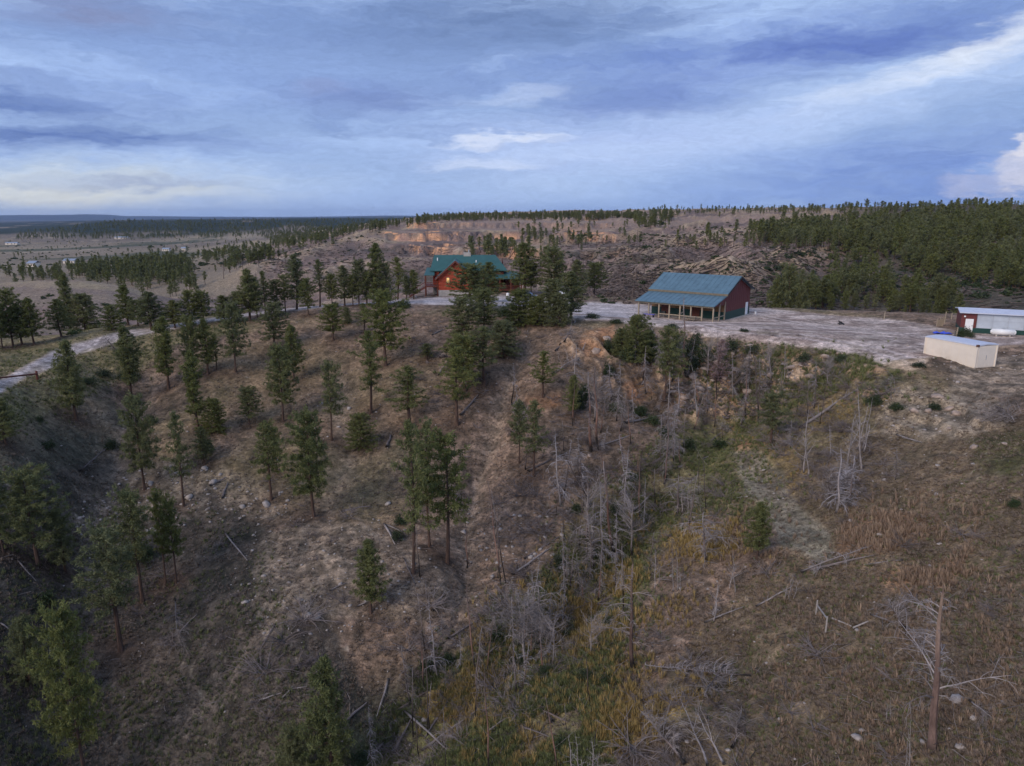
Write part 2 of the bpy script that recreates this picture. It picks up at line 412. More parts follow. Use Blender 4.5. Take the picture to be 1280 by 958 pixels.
# ------------------------------------------------------------------ ground colours (albedo)
C = np.zeros(GX.shape + (3,))
def mixc(mask, col, col2=None, n=None):
    """blend albedo; col2 + noise gives natural mottling"""
    global C
    t = np.clip(mask, 0, 1)[..., None]
    c = np.array(col)
    if col2 is not None:
        nn = np.clip((N_B if n is None else n) * .9 + .5, 0, 1)[..., None]
        c = c * (1 - nn) + np.array(col2) * nn
    C = C * (1 - t) + c * t
N_D = fbm(GX / .8, GY / .8, 3, 91); N_E = fbm(GX / 18, GY / 18, 4, 95)
C[:] = (.15, .105, .088)
mixc(np.ones(GX.shape), (.105, .082, .070), (.235, .168, .142), N_A * .7 + N_D * .8)
mixc(sstep(N_E, .05, .5) * .6, (.15, .135, .085), (.24, .19, .12))
# lower left: grey-green ground cover, albedo darkened to paint in slope shade and vignette
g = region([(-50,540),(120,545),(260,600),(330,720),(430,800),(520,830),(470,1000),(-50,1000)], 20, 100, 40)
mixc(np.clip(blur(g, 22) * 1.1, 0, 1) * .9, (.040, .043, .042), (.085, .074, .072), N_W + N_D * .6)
g = region([(0,500),(140,480),(160,560),(60,600),(-20,600)], 20, 130, 20); mixc(blur(g, 3) * .6, (.08, .085, .07), (.14, .125, .10), N_B)
# grass around the left road
g = region([(-40,430),(130,405),(300,392),(330,410),(220,430),(160,470),(60,520),(-40,540)], 60, 140, 10)
mixc(blur(g, 3) * .7, (.16, .155, .085), (.24, .20, .12), N_B)
# upper slope, warmer dry soil
g = region([(320,400),(560,390),(720,400),(740,470),(600,520),(420,560),(330,520),(260,470)], 60, 140, 20)
mixc(blur(g, 3) * .35, (.17, .115, .09), (.24, .17, .13), N_B)
# ravine floor: green weeds
GREEN = [(880,500),(960,520),(985,600),(950,650),(880,640),(820,700),(780,780),(770,860),(740,970),(470,970),(490,880),(560,820),(640,750),(690,690),(740,630),(800,575)]
g = region(GREEN, 20, 100, 25)
mixc(np.clip(blur(g, 22) * (.9 + .5 * N_B), 0, 1) * .8, (.085, .092, .045), (.19, .16, .09), N_W + .7 * N_D)
g = region([(760,428),(900,425),(1010,434),(1120,450),(1130,480),(1040,490),(980,520),(900,500),(860,450),(780,450)], 60, 120, 12)
mixc(blur(g, 2) * .85, (.06, .07, .035), (.15, .14, .07), N_B)
# right hillside
g = region([(960,520),(1300,520),(1300,980),(800,980),(860,820),(980,700)], 20, 90, 25)
mixc(blur(g, 6) * .8, (.105, .088, .062), (.17, .13, .095), N_W + .5 * N_D)
mixc(blur(g, 6) * sstep(N_E + .4 * N_A, .1, .6) * .35, (.10, .10, .06), (.15, .135, .08))
g = region([(1040,655),(1110,635),(1180,640),(1150,680),(1090,690),(1050,690)], 20, 90, 12) + region([(1090,715),(1210,700),(1190,740),(1110,735)], 20, 90, 12)
mixc(blur(g, 8) * .6, (.20, .115, .08), (.28, .17, .12), N_B)
# orange dry grass patches
ORANGE = [[(690,805),(700,770),(750,730),(790,712),(790,740),(760,790),(720,810)], [(840,665),(915,660),(915,690),(850,692)], [(770,870),(850,845),(880,870),(850,905),(760,935),(720,960),(720,920)],
          [(560,850),(610,825),(620,850),(580,900),(540,905)], [(1000,500),(1060,500),(1060,535),(1010,540)], [(940,545),(985,540),(1010,590),(985,620),(950,590)]]
for P in ORANGE:
    mixc(np.clip(blur(region(P, 20, 100, 22), 9) * (.9 + .6 * N_B), 0, 1) * (.8 if P[0][1] > 600 else .35), (.22, .155, .06), (.36, .25, .10), N_B)
# bare orange soil
for P in ([(722,432),(735,412),(765,408),(772,420),(752,445),(728,448)], [(775,480),(800,470),(818,490),(800,503),(782,498)], [(655,500),(700,492),(700,506),(660,512)], [(905,520),(930,545),(985,620),(1010,660),(985,650),(930,590)]):
    mixc(blur(region(P, 20, 120, 6), 2) * .8, (.38, .20, .125), (.30, .19, .13), N_B)
mixc(blur(region([(1215,545),(1290,535),(1290,600),(1250,600),(1222,575)], 20, 90, 12), 5) * .8, (.055, .058, .03), (.10, .09, .05), N_B)
# old track, grey gravel
mixc(blur(region([(915,565),(950,560),(985,610),(1045,690),(1030,705),(980,680),(935,620)], 20, 100, 6), 4) * .9, (.15, .14, .122), (.22, .20, .175), N_D + .5 * N_B)
mixc(blur(region([(1170,770),(1290,735),(1290,775),(1200,800)], 20, 90, 8), 4) * .5, (.17, .15, .12), (.22, .19, .15), N_D)
# pale stony knob on the left slope and stony bands
for P, k in (([(300,680),(380,650),(500,660),(565,710),(540,770),(430,770),(320,800)], .5), ([(170,590),(230,575),(340,610),(350,640),(240,650),(160,680),(110,660)], .45), ([(1100,510),(1140,485),(1225,495),(1260,520),(1200,545),(1110,545)], .75), ([(1180,455),(1290,440),(1290,500),(1230,500),(1180,490)], .55)):
    mixc(blur(region(P, 20, 110, 18), 3) * k, (.17, .145, .132), (.34, .285, .25), N_D + .4 * N_B)
g = region([(880,425),(960,430),(1000,455),(960,505),(880,500)], 60, 110, 14); mixc(blur(g, 1) * .5, (.17, .12, .10), (.36, .25, .19), N_D + N_B)
mixc(np.exp(-(D_SIDE / 1.3) ** 2) * .5, (.16, .14, .13), (.26, .21, .19), N_D)
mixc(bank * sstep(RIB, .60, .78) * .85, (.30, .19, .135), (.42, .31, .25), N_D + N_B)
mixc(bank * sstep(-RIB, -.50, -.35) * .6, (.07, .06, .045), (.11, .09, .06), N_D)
# small bright stones and litter everywhere near
lit = sstep(vnoise(GX * 3.1, GY * 3.1, 203), .86, .97) * sstep(N_A, -.2, .5) * near
mixc(lit * .55, (.36, .32, .29))
drk = sstep(vnoise(GX * 1.7, GY * 1.7, 207) , .72, .95) * near
mixc(drk * .45, (.06, .055, .05))

# middle slopes
mid = sstep(GY, 170, 200)
mixc(mid, (.155, .11, .092), (.27, .185, .145), N_C + .8 * N_A + .5 * fbm(GX / 3, GY / 9, 3, 611))
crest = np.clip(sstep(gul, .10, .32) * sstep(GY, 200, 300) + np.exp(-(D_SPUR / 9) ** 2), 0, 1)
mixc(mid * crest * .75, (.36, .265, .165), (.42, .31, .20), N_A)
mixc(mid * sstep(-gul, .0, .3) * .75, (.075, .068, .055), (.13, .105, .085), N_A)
g = region([(640,385),(690,335),(760,330),(850,372),(960,350),(1020,340),(1060,360),(1290,330),(1290,415),(950,395),(800,392)], 160, 300, 8)
mixc(blur(g, 6) * .75, (.07, .062, .052), (.14, .105, .09), N_A + N_B)
spk = sstep(vnoise(GX / 2.5, GY / 4, 209), .6, .9)
mixc(mid * (1 - far) * spk * .45, (.10, .085, .07))
spk2 = sstep(vnoise(GX / 2.2, GY / 4.5, 213), .8, .95)
mixc(mid * (1 - far) * spk2 * .5, (.45, .34, .26))
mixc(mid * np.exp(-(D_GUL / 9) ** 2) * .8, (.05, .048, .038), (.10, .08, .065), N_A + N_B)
# slope steepness for bluffs
gzy = np.gradient(GZ, axis=0) / np.gradient(GY, axis=0)
steep = sstep(gzy, .12, .4) * sstep(GY, 300, 420) * (1 - sstep(GY, 1300, 1800))
mixc(np.clip(steep * 1.3 * np.clip(blur(led, 3) * 1.6, 0, 1) * sstep(fbm(GX / 28, GZ / 6 + GX / 150, 4, 317), -.25, .35), 0, 1), (.74, .38, .19), (.33, .20, .15), fbm(GX / 6, GZ / 1.5, 4, 301) * 1.6)
# tops of the plateau behind: tan pink grass
mixc(region([(560,276),(800,274),(960,268),(960,290),(820,288),(660,292),(560,284)], 600, 3000, 2) * .7, (.34, .24, .17), (.28, .20, .16), N_C)
# left field and valley
mixc(region([(-60,350),(130,352),(178,356),(190,372),(130,392),(60,384),(-60,380)], 170, 300, 5) * .9, (.34, .265, .16), (.26, .20, .145), N_A)
mixc(region([(-60,358),(90,360),(180,366),(190,380),(120,395),(60,384),(-60,380)], 170, 246, 5) * .6, (.22, .165, .13), (.19, .14, .12), N_A)
vall = (PX < 420) & (GY > 330)
vv = fbm(GX / 260, GY / 500, 4, 401)
vmask = blur(vall.astype(float) * (GY < 2300), 2) * (1 - sstep(PX + (GY < 1000) * 60, 330, 420))
mixc(vmask * .95, (.19, .15, .11), (.31, .245, .165), vv * 1.4)
mixc(vmask * sstep(fbm(GX / 120, GY / 420, 4, 405), .12, .4) * .85, (.06, .075, .045), (.10, .10, .06))
mixc(vmask * sstep(fbm(GX / 60, GY / 700, 3, 409), .3, .5) * .6, (.40, .32, .23))
# dark forested mesa, left distance, and forest floor right
mes = sstep(GY + 200 * fbm(GX / 300, GY / 300, 3, 411), 2000, 2250)
mixc(mes, (.022, .032, .024), (.035, .045, .03), fbm(GX / 90, GY / 160, 4, 413))
mixc(mes * sstep(fbm(GX / 170, GY / 300, 4, 415), .32, .5) * .8, (.26, .20, .15))
rt = sstep(PX + 40 * N_C, 1010, 1120) * sstep(GY, 150, 200)
mixc(rt * .85, (.045, .045, .032), (.10, .085, .062), N_C + N_A)
rock = rt * sstep(N_A + .6 * N_B, .55, .85)
mixc(rock * .7, (.38, .30, .23))
# gravel
g_yard = region(P_YARD, 76, 150, 3); g_road = region(P_ROAD, 60, 160, 1.2); g_drive = region(P_DRIVE, 100, 160, 1.2)
stre = fbm(GX / 6 + GY / 14, GY / 2.2 - GX / 9, 4, 501)
yb = blur(g_yard, 1)
mixc(yb * (.82 + .18 * N_B), (.33, .245, .20), (.58, .465, .395), stre * 1.8 + .6 * N_D)
mixc(yb * sstep(fbm(GX / 2.5, GY / 1.5, 3, 505), .35, .6) * .45, (.16, .14, .10))
for D_, m_ in ((D_RUT, yb), (D_RUT2, yb)):
    mixc(m_ * np.exp(-((D_ - .85) / .28) ** 2) * .6, (.60, .50, .46)); mixc(m_ * np.exp(-(D_ / .45) ** 2) * .4, (.20, .17, .13))
mixc(yb * sstep(fbm(GX / 9, GY / 5, 3, 515) + .5 * N_D, .35, .7) * .5, (.17, .155, .095), (.24, .20, .13), N_D)
mixc(region([(748,385),(800,385.5),(835,388),(830,392),(790,391),(752,389)], 100, 140, .8), (.62, .55, .52))
mixc(blur(g_road, 1) * .95, (.33, .27, .245), (.45, .38, .35), stre + N_D)
mixc(blur(g_road, 1) * np.exp(-(D_RUT3 / .5) ** 2) * .5, (.24, .21, .16))
mixc(blur(g_road, 1) * np.exp(-((D_RUT3 - .95) / .3) ** 2) * .4, (.56, .49, .46))
mixc(blur(g_drive, 1) * .92, (.42, .36, .33), (.54, .47, .44), stre)
nearm = (near * (1 - flat_s) * .9)[..., None]
C = C * (1 + nearm * (np.array([1.04, .965, .76]) - 1))
C = C * (1 + near[..., None] * .30 * (np.clip(N_D + .6 * N_B, -1, 1))[..., None])
mixc(np.exp(-(D_MAIN / 2.6) ** 2) * near * (PY > 520) * .55, (.085, .105, .035), (.19, .185, .07), N_B + N_D)
C = np.clip(C, .01, .8)

# ------------------------------------------------------------------ materials
def new_mat(name):
    m = bpy.data.materials.new(name); m.use_nodes = True
    m.node_tree.nodes.clear()
    return m, NT(m.node_tree)
def finish(m, nt, color, rough=.9, bump=None, bstr=.3, bdist=.05, metal=0.0, spec=.3, extra=None):
    ins = {'Base Color': color if isinstance(color, bpy.types.NodeSocket) else (*color, 1), 'Roughness': rough, 'Metallic': metal, 'Specular IOR Level': spec}
    if bump is not None:
        ins['Normal'] = nt.n('ShaderNodeBump', {'Height': bump, 'Strength': bstr, 'Distance': bdist}).outputs[0]
    ins.update(extra or {})
    b = nt.n('ShaderNodeBsdfPrincipled', ins)
    m.node_tree.links.new(b.outputs[0], nt.n('ShaderNodeOutputMaterial').inputs[0])
    return m
def mat_ground():
    m, t = new_mat('ground_soil')
    col = t.n('ShaderNodeAttribute', attribute_name='Col').outputs[0]
    pos = t.n('ShaderNodeTexCoord').outputs['Object']
    n1 = t.noise(pos, 2.3, 6, .7).outputs[0]
    n2 = t.noise(pos, 9.0, 5, .7).outputs[0]
    n0 = t.noise(pos, .7, 6, .75, .6).outputs[0]
    k = t.math('MULTIPLY', t.math('MULTIPLY', t.ramp(n1, .28, .72, .6, 1.45), t.ramp(n2, .28, .72, .62, 1.42)), t.ramp(n0, .3, .7, .72, 1.3))
    c = t.n('ShaderNodeVectorMath', {0: col, 3: k}, operation='SCALE').outputs[0]
    hgt_ = t.math('ADD', n1, t.math('MULTIPLY', n2, .5))
    return finish(m, t, c, .95, hgt_, .8, .12, spec=.1)
def mat_plain(name, rgb, var=.15, scale=3.0, rough=.7, metal=0.0, bstr=.15, spec=.3, stretch=(1, 1, 1), dirt=None):
    m, t = new_mat(name)
    pos = t.n('ShaderNodeTexCoord').outputs['Object']
    pos = t.n('ShaderNodeMapping', {0: pos, 3: stretch}).outputs[0]
    n1 = t.noise(pos, scale, 5, .6).outputs[0]
    k = t.ramp(n1, .25, .75, 1 - var, 1 + var)
    c = t.n('ShaderNodeVectorMath', {0: (*rgb,), 3: k}, operation='SCALE').outputs[0]
    if dirt:
        n2 = t.noise(pos, scale * .4, 5, .65).outputs[0]
        c = t.mix(t.ramp(n2, .5, .75, 0, .55), c, (*dirt, 1))
    return finish(m, t, c, rough, n1, bstr, .02, metal, spec)
def mat_needles(name, dark, light, rnd=.10):
    m, t = new_mat(name)
    tint = t.n('ShaderNodeAttribute', attribute_name='tint').outputs['Fac']
    r = t.n('ShaderNodeObjectInfo').outputs['Random']
    pos = t.n('ShaderNodeTexCoord').outputs['Object']
    n1 = t.noise(pos, .8, 3, .6).outputs[0]
    f = t.math('ADD', t.math('MULTIPLY', tint, .6), t.math('ADD', t.math('MULTIPLY', n1, .5), t.math('MULTIPLY', t.math('SUBTRACT', r, .5), rnd * 1.6)), clamp=True)
    c = t.mix(f, dark, light)
    # each tree a little yellower or bluer
    hs = t.n('ShaderNodeHueSaturation', {'Hue': t.ramp(r, 0, 1, .501, .490, False), 'Saturation': t.ramp(t.math('FRACT', t.math('MULTIPLY', r, 7.31)), 0, 1, .74, .98, False), 'Value': 1.0, 'Color': c})
    d = t.n('ShaderNodeBsdfPrincipled', {'Base Color': hs.outputs[0], 'Roughness': .7, 'Specular IOR Level': .15})
    tr = t.n('ShaderNodeBsdfTranslucent', {0: hs.outputs[0]})
    mx = t.n('ShaderNodeMixShader', {0: .38, 1: d.outputs[0], 2: tr.outputs[0]})
    m.node_tree.links.new(mx.outputs[0], t.n('ShaderNodeOutputMaterial').inputs[0])
    return m
def mat_vcol(name, k=.3, scale=6.0, rough=.9):
    m, t = new_mat(name)
    col = t.n('ShaderNodeAttribute', attribute_name='Col').outputs[0]
    pos = t.n('ShaderNodeTexCoord').outputs['Object']
    pos = t.n('ShaderNodeMapping', {0: pos, 3: (1, 1, .35)}).outputs[0]
    n1 = t.noise(pos, scale, 4, .65).outputs[0]
    r = t.n('ShaderNodeObjectInfo').outputs['Random']
    f = t.math('MULTIPLY', t.ramp(n1, .25, .75, 1 - k, 1 + k), t.ramp(r, 0, 1, .8, 1.2, False))
    c = t.n('ShaderNodeVectorMath', {0: col, 3: f}, operation='SCALE').outputs[0]
    return finish(m, t, c, rough, n1, .4, .03, spec=.1)
def mat_tuft(name, dark, light):
    m, t = new_mat(name)
    r = t.n('ShaderNodeObjectInfo').outputs['Random']
    tint = t.n('ShaderNodeAttribute', attribute_name='tint').outputs['Fac']
    f = t.math('ADD', t.math('MULTIPLY', r, .7), t.math('MULTIPLY', tint, .4), clamp=True)
    c = t.mix(f, dark, light)
    return finish(m, t, c, .9, spec=.05)
M_GROUND = mat_ground()
M_NEEDLE = mat_needles('pine_needles', (.052, .070, .020), (.250, .262, .082))
M_LEAF = mat_needles('shrub_leaves', (.028, .048, .020), (.085, .115, .045), .3)
M_PINK = mat_needles('dead_pink_needles', (.22, .115, .10), (.42, .27, .25), .1)
M_BARK = mat_plain('pine_bark', (.085, .052, .038), .4, 4, .95, bstr=.5, stretch=(1, 1, .3))
M_WOOD = mat_vcol('weathered_wood')
M_ROCK = mat_plain('limestone', (.33, .285, .255), .35, 1.6, .95, bstr=.5)
M_ROCK2 = mat_plain('sandstone', (.34, .26, .21), .35, 1.4, .95, bstr=.5)
M_GALV = mat_plain('galvanised_metal', (.45, .47, .50), .1, 2, .4, .6)

# ------------------------------------------------------------------ ground meshes cut from one sheet
def grid_mesh(name, rowsel, facesel, label=None, kind='structure'):
    nr, nc = GX.shape
    r, c = np.nonzero(facesel)
    idx = np.stack([r * nc + c, r * nc + c + 1, (r + 1) * nc + c + 1, (r + 1) * nc + c], 1)
    used, inv = np.unique(idx, return_inverse=True)
    inv = inv.reshape(idx.shape)
    co = np.stack([GX.ravel()[used], GY.ravel()[used], GZ.ravel()[used]], 1)
    me = bpy.data.meshes.new(name)
    me.vertices.add(len(co)); me.vertices.foreach_set('co', co.ravel())
    me.loops.add(inv.size); me.loops.foreach_set('vertex_index', inv.ravel().astype(np.int32))
    me.polygons.add(len(inv)); me.polygons.foreach_set('loop_start', np.arange(0, inv.size, 4, dtype=np.int32))
    me.polygons.foreach_set('loop_total', np.full(len(inv), 4, np.int32))
    me.polygons.foreach_set('use_smooth', np.ones(len(inv), bool))
    at = me.color_attributes.new('Col', 'FLOAT_COLOR', 'POINT')
    cc = np.concatenate([C.reshape(-1, 3)[used], np.ones((len(used), 1))], 1)
    at.data.foreach_set('color', cc.ravel())
    me.materials.append(M_GROUND); me.update()
    o = bpy.data.objects.new(name, me); COL.objects.link(o); o['kind'] = kind
    return o
def mesh_obj(name, V, Fc, mat, parent=None, col=None, tint=None, smooth=False, mats=None, mi=None):
    me = bpy.data.meshes.new(name)
    if isinstance(V, np.ndarray) and isinstance(Fc, np.ndarray):
        k = Fc.shape[1]
        me.vertices.add(len(V)); me.vertices.foreach_set('co', V.astype(np.float32).ravel())
        me.loops.add(Fc.size); me.loops.foreach_set('vertex_index', Fc.ravel().astype(np.int32))
        me.polygons.add(len(Fc)); me.polygons.foreach_set('loop_start', np.arange(0, Fc.size, k, dtype=np.int32))
        me.polygons.foreach_set('loop_total', np.full(len(Fc), k, np.int32))
    else:
        me.from_pydata([tuple(v) for v in V], [], [tuple(f) for f in Fc])
    if smooth: me.polygons.foreach_set('use_smooth', np.ones(len(me.polygons), bool))
    if col is not None:
        at = me.color_attributes.new('Col', 'FLOAT_COLOR', 'POINT')
        at.data.foreach_set('color', np.concatenate([np.asarray(col), np.ones((len(V), 1))], 1).astype(np.float32).ravel())
    if tint is not None:
        at = me.attributes.new('tint', 'FLOAT', 'POINT'); at.data.foreach_set('value', np.asarray(tint, np.float32))
    for mm in (mats or [mat]): me.materials.append(mm)
    if mi is not None: me.polygons.foreach_set('material_index', np.asarray(mi, np.int32))
    me.update()
    o = bpy.data.objects.new(name, me)
    COL.objects.link(o)
    if parent is not None: o.parent = parent
    return o
def tag(o, label=None, cat=None, group=None, kind=None):
    if label: o['label'] = label
    if cat: o['category'] = cat
    if group: o['group'] = group
    if kind: o['kind'] = kind
    return o
def empty(name, loc=(0, 0, 0), rz=0.0):
    e = bpy.data.objects.new(name, None); COL.objects.link(e)
    e.location = loc; e.rotation_euler = (0, 0, rz); e.empty_display_size = .3
    return e
def copy_tree(o, parent=None):
    c = o.copy(); COL.objects.link(c); c.parent = parent
    for ch in list(o.children): copy_tree(ch, c)
    return c

# distant blue mountain on the far left, a ridge standing on its own land
def mountain():
    n, mrow = 90, 14
    V = []; 
    for j in range(mrow):
        for i in range(n):
            x = -21000 + i * 230; t = j / (mrow - 1)
            y = 15500 + t * 3500
            prof = 22 * math.exp(-((x + 10700) / 420) ** 2) + 48 * math.exp(-((x + 11900) / 2100) ** 2) + 28 * math.exp(-((x + 3200) / 1300) ** 2) + 30
            z = -60 + (prof + 60 + 14 * float(fbm(np.array([x / 900.]), np.array([t * 2]), 3, 9)[0])) * math.sin(min(1, t * 1.15) * math.pi / 2)
            V.append((x, y, z))
    Fc = [(j * n + i, j * n + i + 1, (j + 1) * n + i + 1, (j + 1) * n + i) for j in range(mrow - 1) for i in range(n - 1)]
    o = mesh_obj('mountain', V, Fc, mat_plain('far_forest', (.03, .04, .045), .3, .002, .95), smooth=True)
    o['kind'] = 'structure'
mountain()
def plain_far():
    V = [(-30000, 8800, -45), (30000, 8800, -45), (45000, 26000, -60), (-45000, 26000, -60)]
    o = mesh_obj('distant_plain', V, [(0, 1, 2, 3)], mat_plain('far_plain', (.09, .085, .07), .3, .002, .95)); o['kind'] = 'structure'
plain_far()

# ------------------------------------------------------------------ labels by place
def ordinal(n):
    if 10 <= n % 100 <= 20: return f'{n}th'
    return f'{n}' + {1: 'st', 2: 'nd', 3: 'rd'}.get(n % 10, 'th')
def rank_labels(items, fmt, tail=' from left'):
    """items: [(px, obj, adjective, region)] -> each gets its own label, counted left to right in its region"""
    reg = {}
    for it in items: reg.setdefault(it[3], []).append(it)
    for rname, L in reg.items():
        L.sort(key=lambda t: t[0])
        for i, (px, o, adj, rn) in enumerate(L):
            if len(L) == 1: o['label'] = fmt.format(adj=adj, region=rn)
            elif i == 0: o['label'] = fmt.format(adj=adj, region=rn) + ', leftmost there'
            elif i == len(L) - 1: o['label'] = fmt.format(adj=adj, region=rn) + ', rightmost there'
            else: o['label'] = fmt.format(adj=adj, region=rn) + ', ' + ordinal(i + 1) + tail

# ------------------------------------------------------------------ tube builder
class Tubes:
    def __init__(s): s.V = []; s.F = []; s.C = []
    def add(s, pts_, rad, sides=4, col=(.3, .28, .27), col2=None):
        n = len(pts_); base = len(s.V)
        pts_ = [Vector(p) for p in pts_]
        ref = None
        for i in range(n):
            d = (pts_[min(i + 1, n - 1)] - pts_[max(i - 1, 0)])
            if d.length < 1e-6: d = Vector((0, 0, 1))
            d.normalize()
            if ref is None: ref = Vector((1, 0, 0)) if abs(d.x) < .8 else Vector((0, 1, 0))
            u = d.cross(ref).normalized(); v_ = d.cross(u)
            ref = v_.cross(d) * -1 if False else ref
            r = rad[i] if not isinstance(rad, (int, float)) else rad
            cc = col if col2 is None else tuple(col[k] + (col2[k] - col[k]) * i / max(1, n - 1) for k in range(3))
            if callable(col): cc = col(i / max(1, n - 1))
            for k in range(sides):
                an = 2 * math.pi * k / sides
                s.V.append(pts_[i] + (u * math.cos(an) + v_ * math.sin(an)) * r)
                s.C.append(cc)
        for i in range(n - 1):
            for k in range(sides):
                a = base + i * sides + k; b = base + i * sides + (k + 1) % sides
                s.F.append((a, b, b + sides, a + sides))
        s.F.append(tuple(base + (n - 1) * sides + k for k in range(sides)))
    def obj(s, name, mat, parent=None):
        return mesh_obj(name, s.V, s.F, mat, parent, col=s.C)

# ------------------------------------------------------------------ pines
def pine_arrays(seed, H=10., crown0=.3, rad=.17, nb=80, prof='cone', faces=34, leafL=.27, leafW=.044, step=.40, gap=.15, spread=.10, lean=0.0, droop=.25):
    rs = np.random.default_rng(seed); rr = random.Random(seed)
    bend = [rr.uniform(-.25, .25), rr.uniform(-.25, .25)]
    def axis(z):
        t = z / H
        return Vector((bend[0] * math.sin(t * 3.0) + lean * t * H, bend[1] * math.sin(t * 2.3 + .6), z))
    T = Tubes()
    zs = [0, .06 * H, .2 * H, .4 * H, .6 * H, .8 * H, .96 * H]
    rb = .016 * H
    T.add([axis(z) for z in zs], [rb * 1.35, rb, rb * .85, rb * .68, rb * .48, rb * .26, rb * .06], 7)
    clumps = []; cdir = []
    for i in range(nb):
        t = (i + rr.random()) / nb
        z = (crown0 + (0.985 - crown0) * t ** .92) * H
        azm = i * 2.39996 + rr.uniform(-.5, .5)
        if prof == 'cone': R = (1 - t) ** .72 * (.5 + .5 * min(1, t * 5))
        elif prof == 'round': R = math.sqrt(max(0, 1 - (2 * t - .85) ** 2 / 1.4)) * (1 - t * .25)
        elif prof == 'bush': R = math.sqrt(max(0, 1 - t ** 1.7))
        elif prof == 'column': R = (.75 + .25 * math.sin(t * 9 + seed)) * (1 - t ** 3) * (.6 + .4 * min(1, t * 4))
        else: R = (.45 + .55 * abs(math.sin(t * 5.2 + seed))) * (1 - t ** 2.2) * 1.05
        asym = 1 + .25 * math.cos(azm - seed) + .18 * math.cos(2 * azm + seed * 1.7)
        L = rad * H * R * rr.uniform(.62, 1.12) * asym + .12
        if rr.random() < gap: L *= .35
        rise = (.55 * t - droop * (1 - t)) + rr.uniform(-.12, .12)
        p0 = axis(z); d = Vector((math.cos(azm), math.sin(azm), 0))
        n = 3
        path = [p0 + d * L * q + Vector((0, 0, L * (rise * q + .18 * q * q))) for q in (0, .5, 1)]
        T.add(path, [max(.012, .004 * H * (1 - t)), .012 * 1.2, .008], 3)
        m = max(1, int(L / step + .5))
        for j in range(m + 1):
            q = .30 + .70 * (j + .3 * rr.random()) / m if m else 1
            q = min(q, 1.03)
            c = p0 + d * L * q + Vector((0, 0, L * (rise * q + .18 * q * q)))
            lat = d.cross(Vector((0, 0, 1))) * rr.uniform(-.38, .38) * L * q * .8
            clumps.append(c + lat + Vector((0, 0, rr.uniform(-.08, .14)))); cdir.append(d * .5 + Vector((0, 0, .55)))
    top = axis(H * .97)
    for k in range(3): clumps.append(top + Vector((0, 0, -.18 * k))); cdir.append(Vector((0, 0, 1)))
    Cn = np.array(clumps); Dn = np.array(cdir); m = len(Cn)
    c = np.repeat(Cn, faces, 0); d0 = np.repeat(Dn, faces, 0)
    rnd = rs.normal(size=c.shape); rnd /= np.linalg.norm(rnd, axis=1)[:, None]
    d = rnd + d0 * .55; d /= np.linalg.norm(d, axis=1)[:, None]
    perp = np.cross(d, rs.normal(size=c.shape)); perp /= np.linalg.norm(perp, axis=1)[:, None]
    L = leafL * rs.uniform(.6, 1.2, (len(c), 1)); Wd = leafW * rs.uniform(.7, 1.3, (len(c), 1))
    st = c + rs.normal(size=c.shape) * spread
    V = np.stack([st - perp * Wd, st + perp * Wd, st + d * L], 1).reshape(-1, 3)
    F3 = np.arange(len(c) * 3).reshape(-1, 3)
    tn = np.repeat(rs.uniform(0, 1, m), faces) * .7 + rs.uniform(0, .3, m * faces)
    return T, V, F3, np.repeat(tn, 3)
def measure(V): 
    r = np.sort(np.hypot(V[:, 0], V[:, 1])); return r[int(len(r) * .93)]
PINE_KINDS = {
 'narrow': dict(crown0=.22, rad=.145, nb=84, prof='column', gap=.12),
 'conical': dict(crown0=.2, rad=.2, nb=86, prof='cone', gap=.12),
 'broad': dict(crown0=.26, rad=.235, nb=84, prof='round', gap=.18),
 'open': dict(crown0=.32, rad=.2, nb=56, prof='lobed', gap=.28, faces=25),
 'tall': dict(crown0=.36, rad=.19, nb=64, prof='round', gap=.26, faces=28),
 'bushy': dict(crown0=.04, rad=.30, nb=130, prof='bush', gap=.06),
}
class Template: pass
PINES = {}
def make_template(kind, seed, **kw):
    T, V, F4, tn = pine_arrays(seed, **kw)
    t = Template(); t.r = measure(V); t.h = 10.0 * .99
    e = empty('pine_tree')
    T.C = None
    t.trunk = mesh_obj('trunk', T.V, T.F, M_BARK, e)
    t.crown = mesh_obj('crown', V, F4, M_NEEDLE, e, tint=tn)
    t.root = e; t.used = False
    return t
for ki, (k, kw) in enumerate(PINE_KINDS.items()):
    PINES[k] = [make_template(k, 100 * ki + s, **kw) for s in (1, 2, 3)]
FARP = [make_template('far', 900 + s, crown0=.18 + .08 * (s % 3), rad=.19 + .02 * s, nb=26, prof=['cone', 'round', 'column', 'lobed'][s % 4], faces=16, leafL=.62, leafW=.11, step=.9, spread=.2) for s in range(5)]
def set_pine(T, loc, h, width, rz, extra_r=None):
    root = T.root if not T.used else copy_tree(T.root)
    T.used = True
    root.location = loc; root.rotation_euler = (0, 0, rz)
    sx = width / (2 * T.r); sz = h / T.h
    root.scale = (sx, sx, sz)
    return root
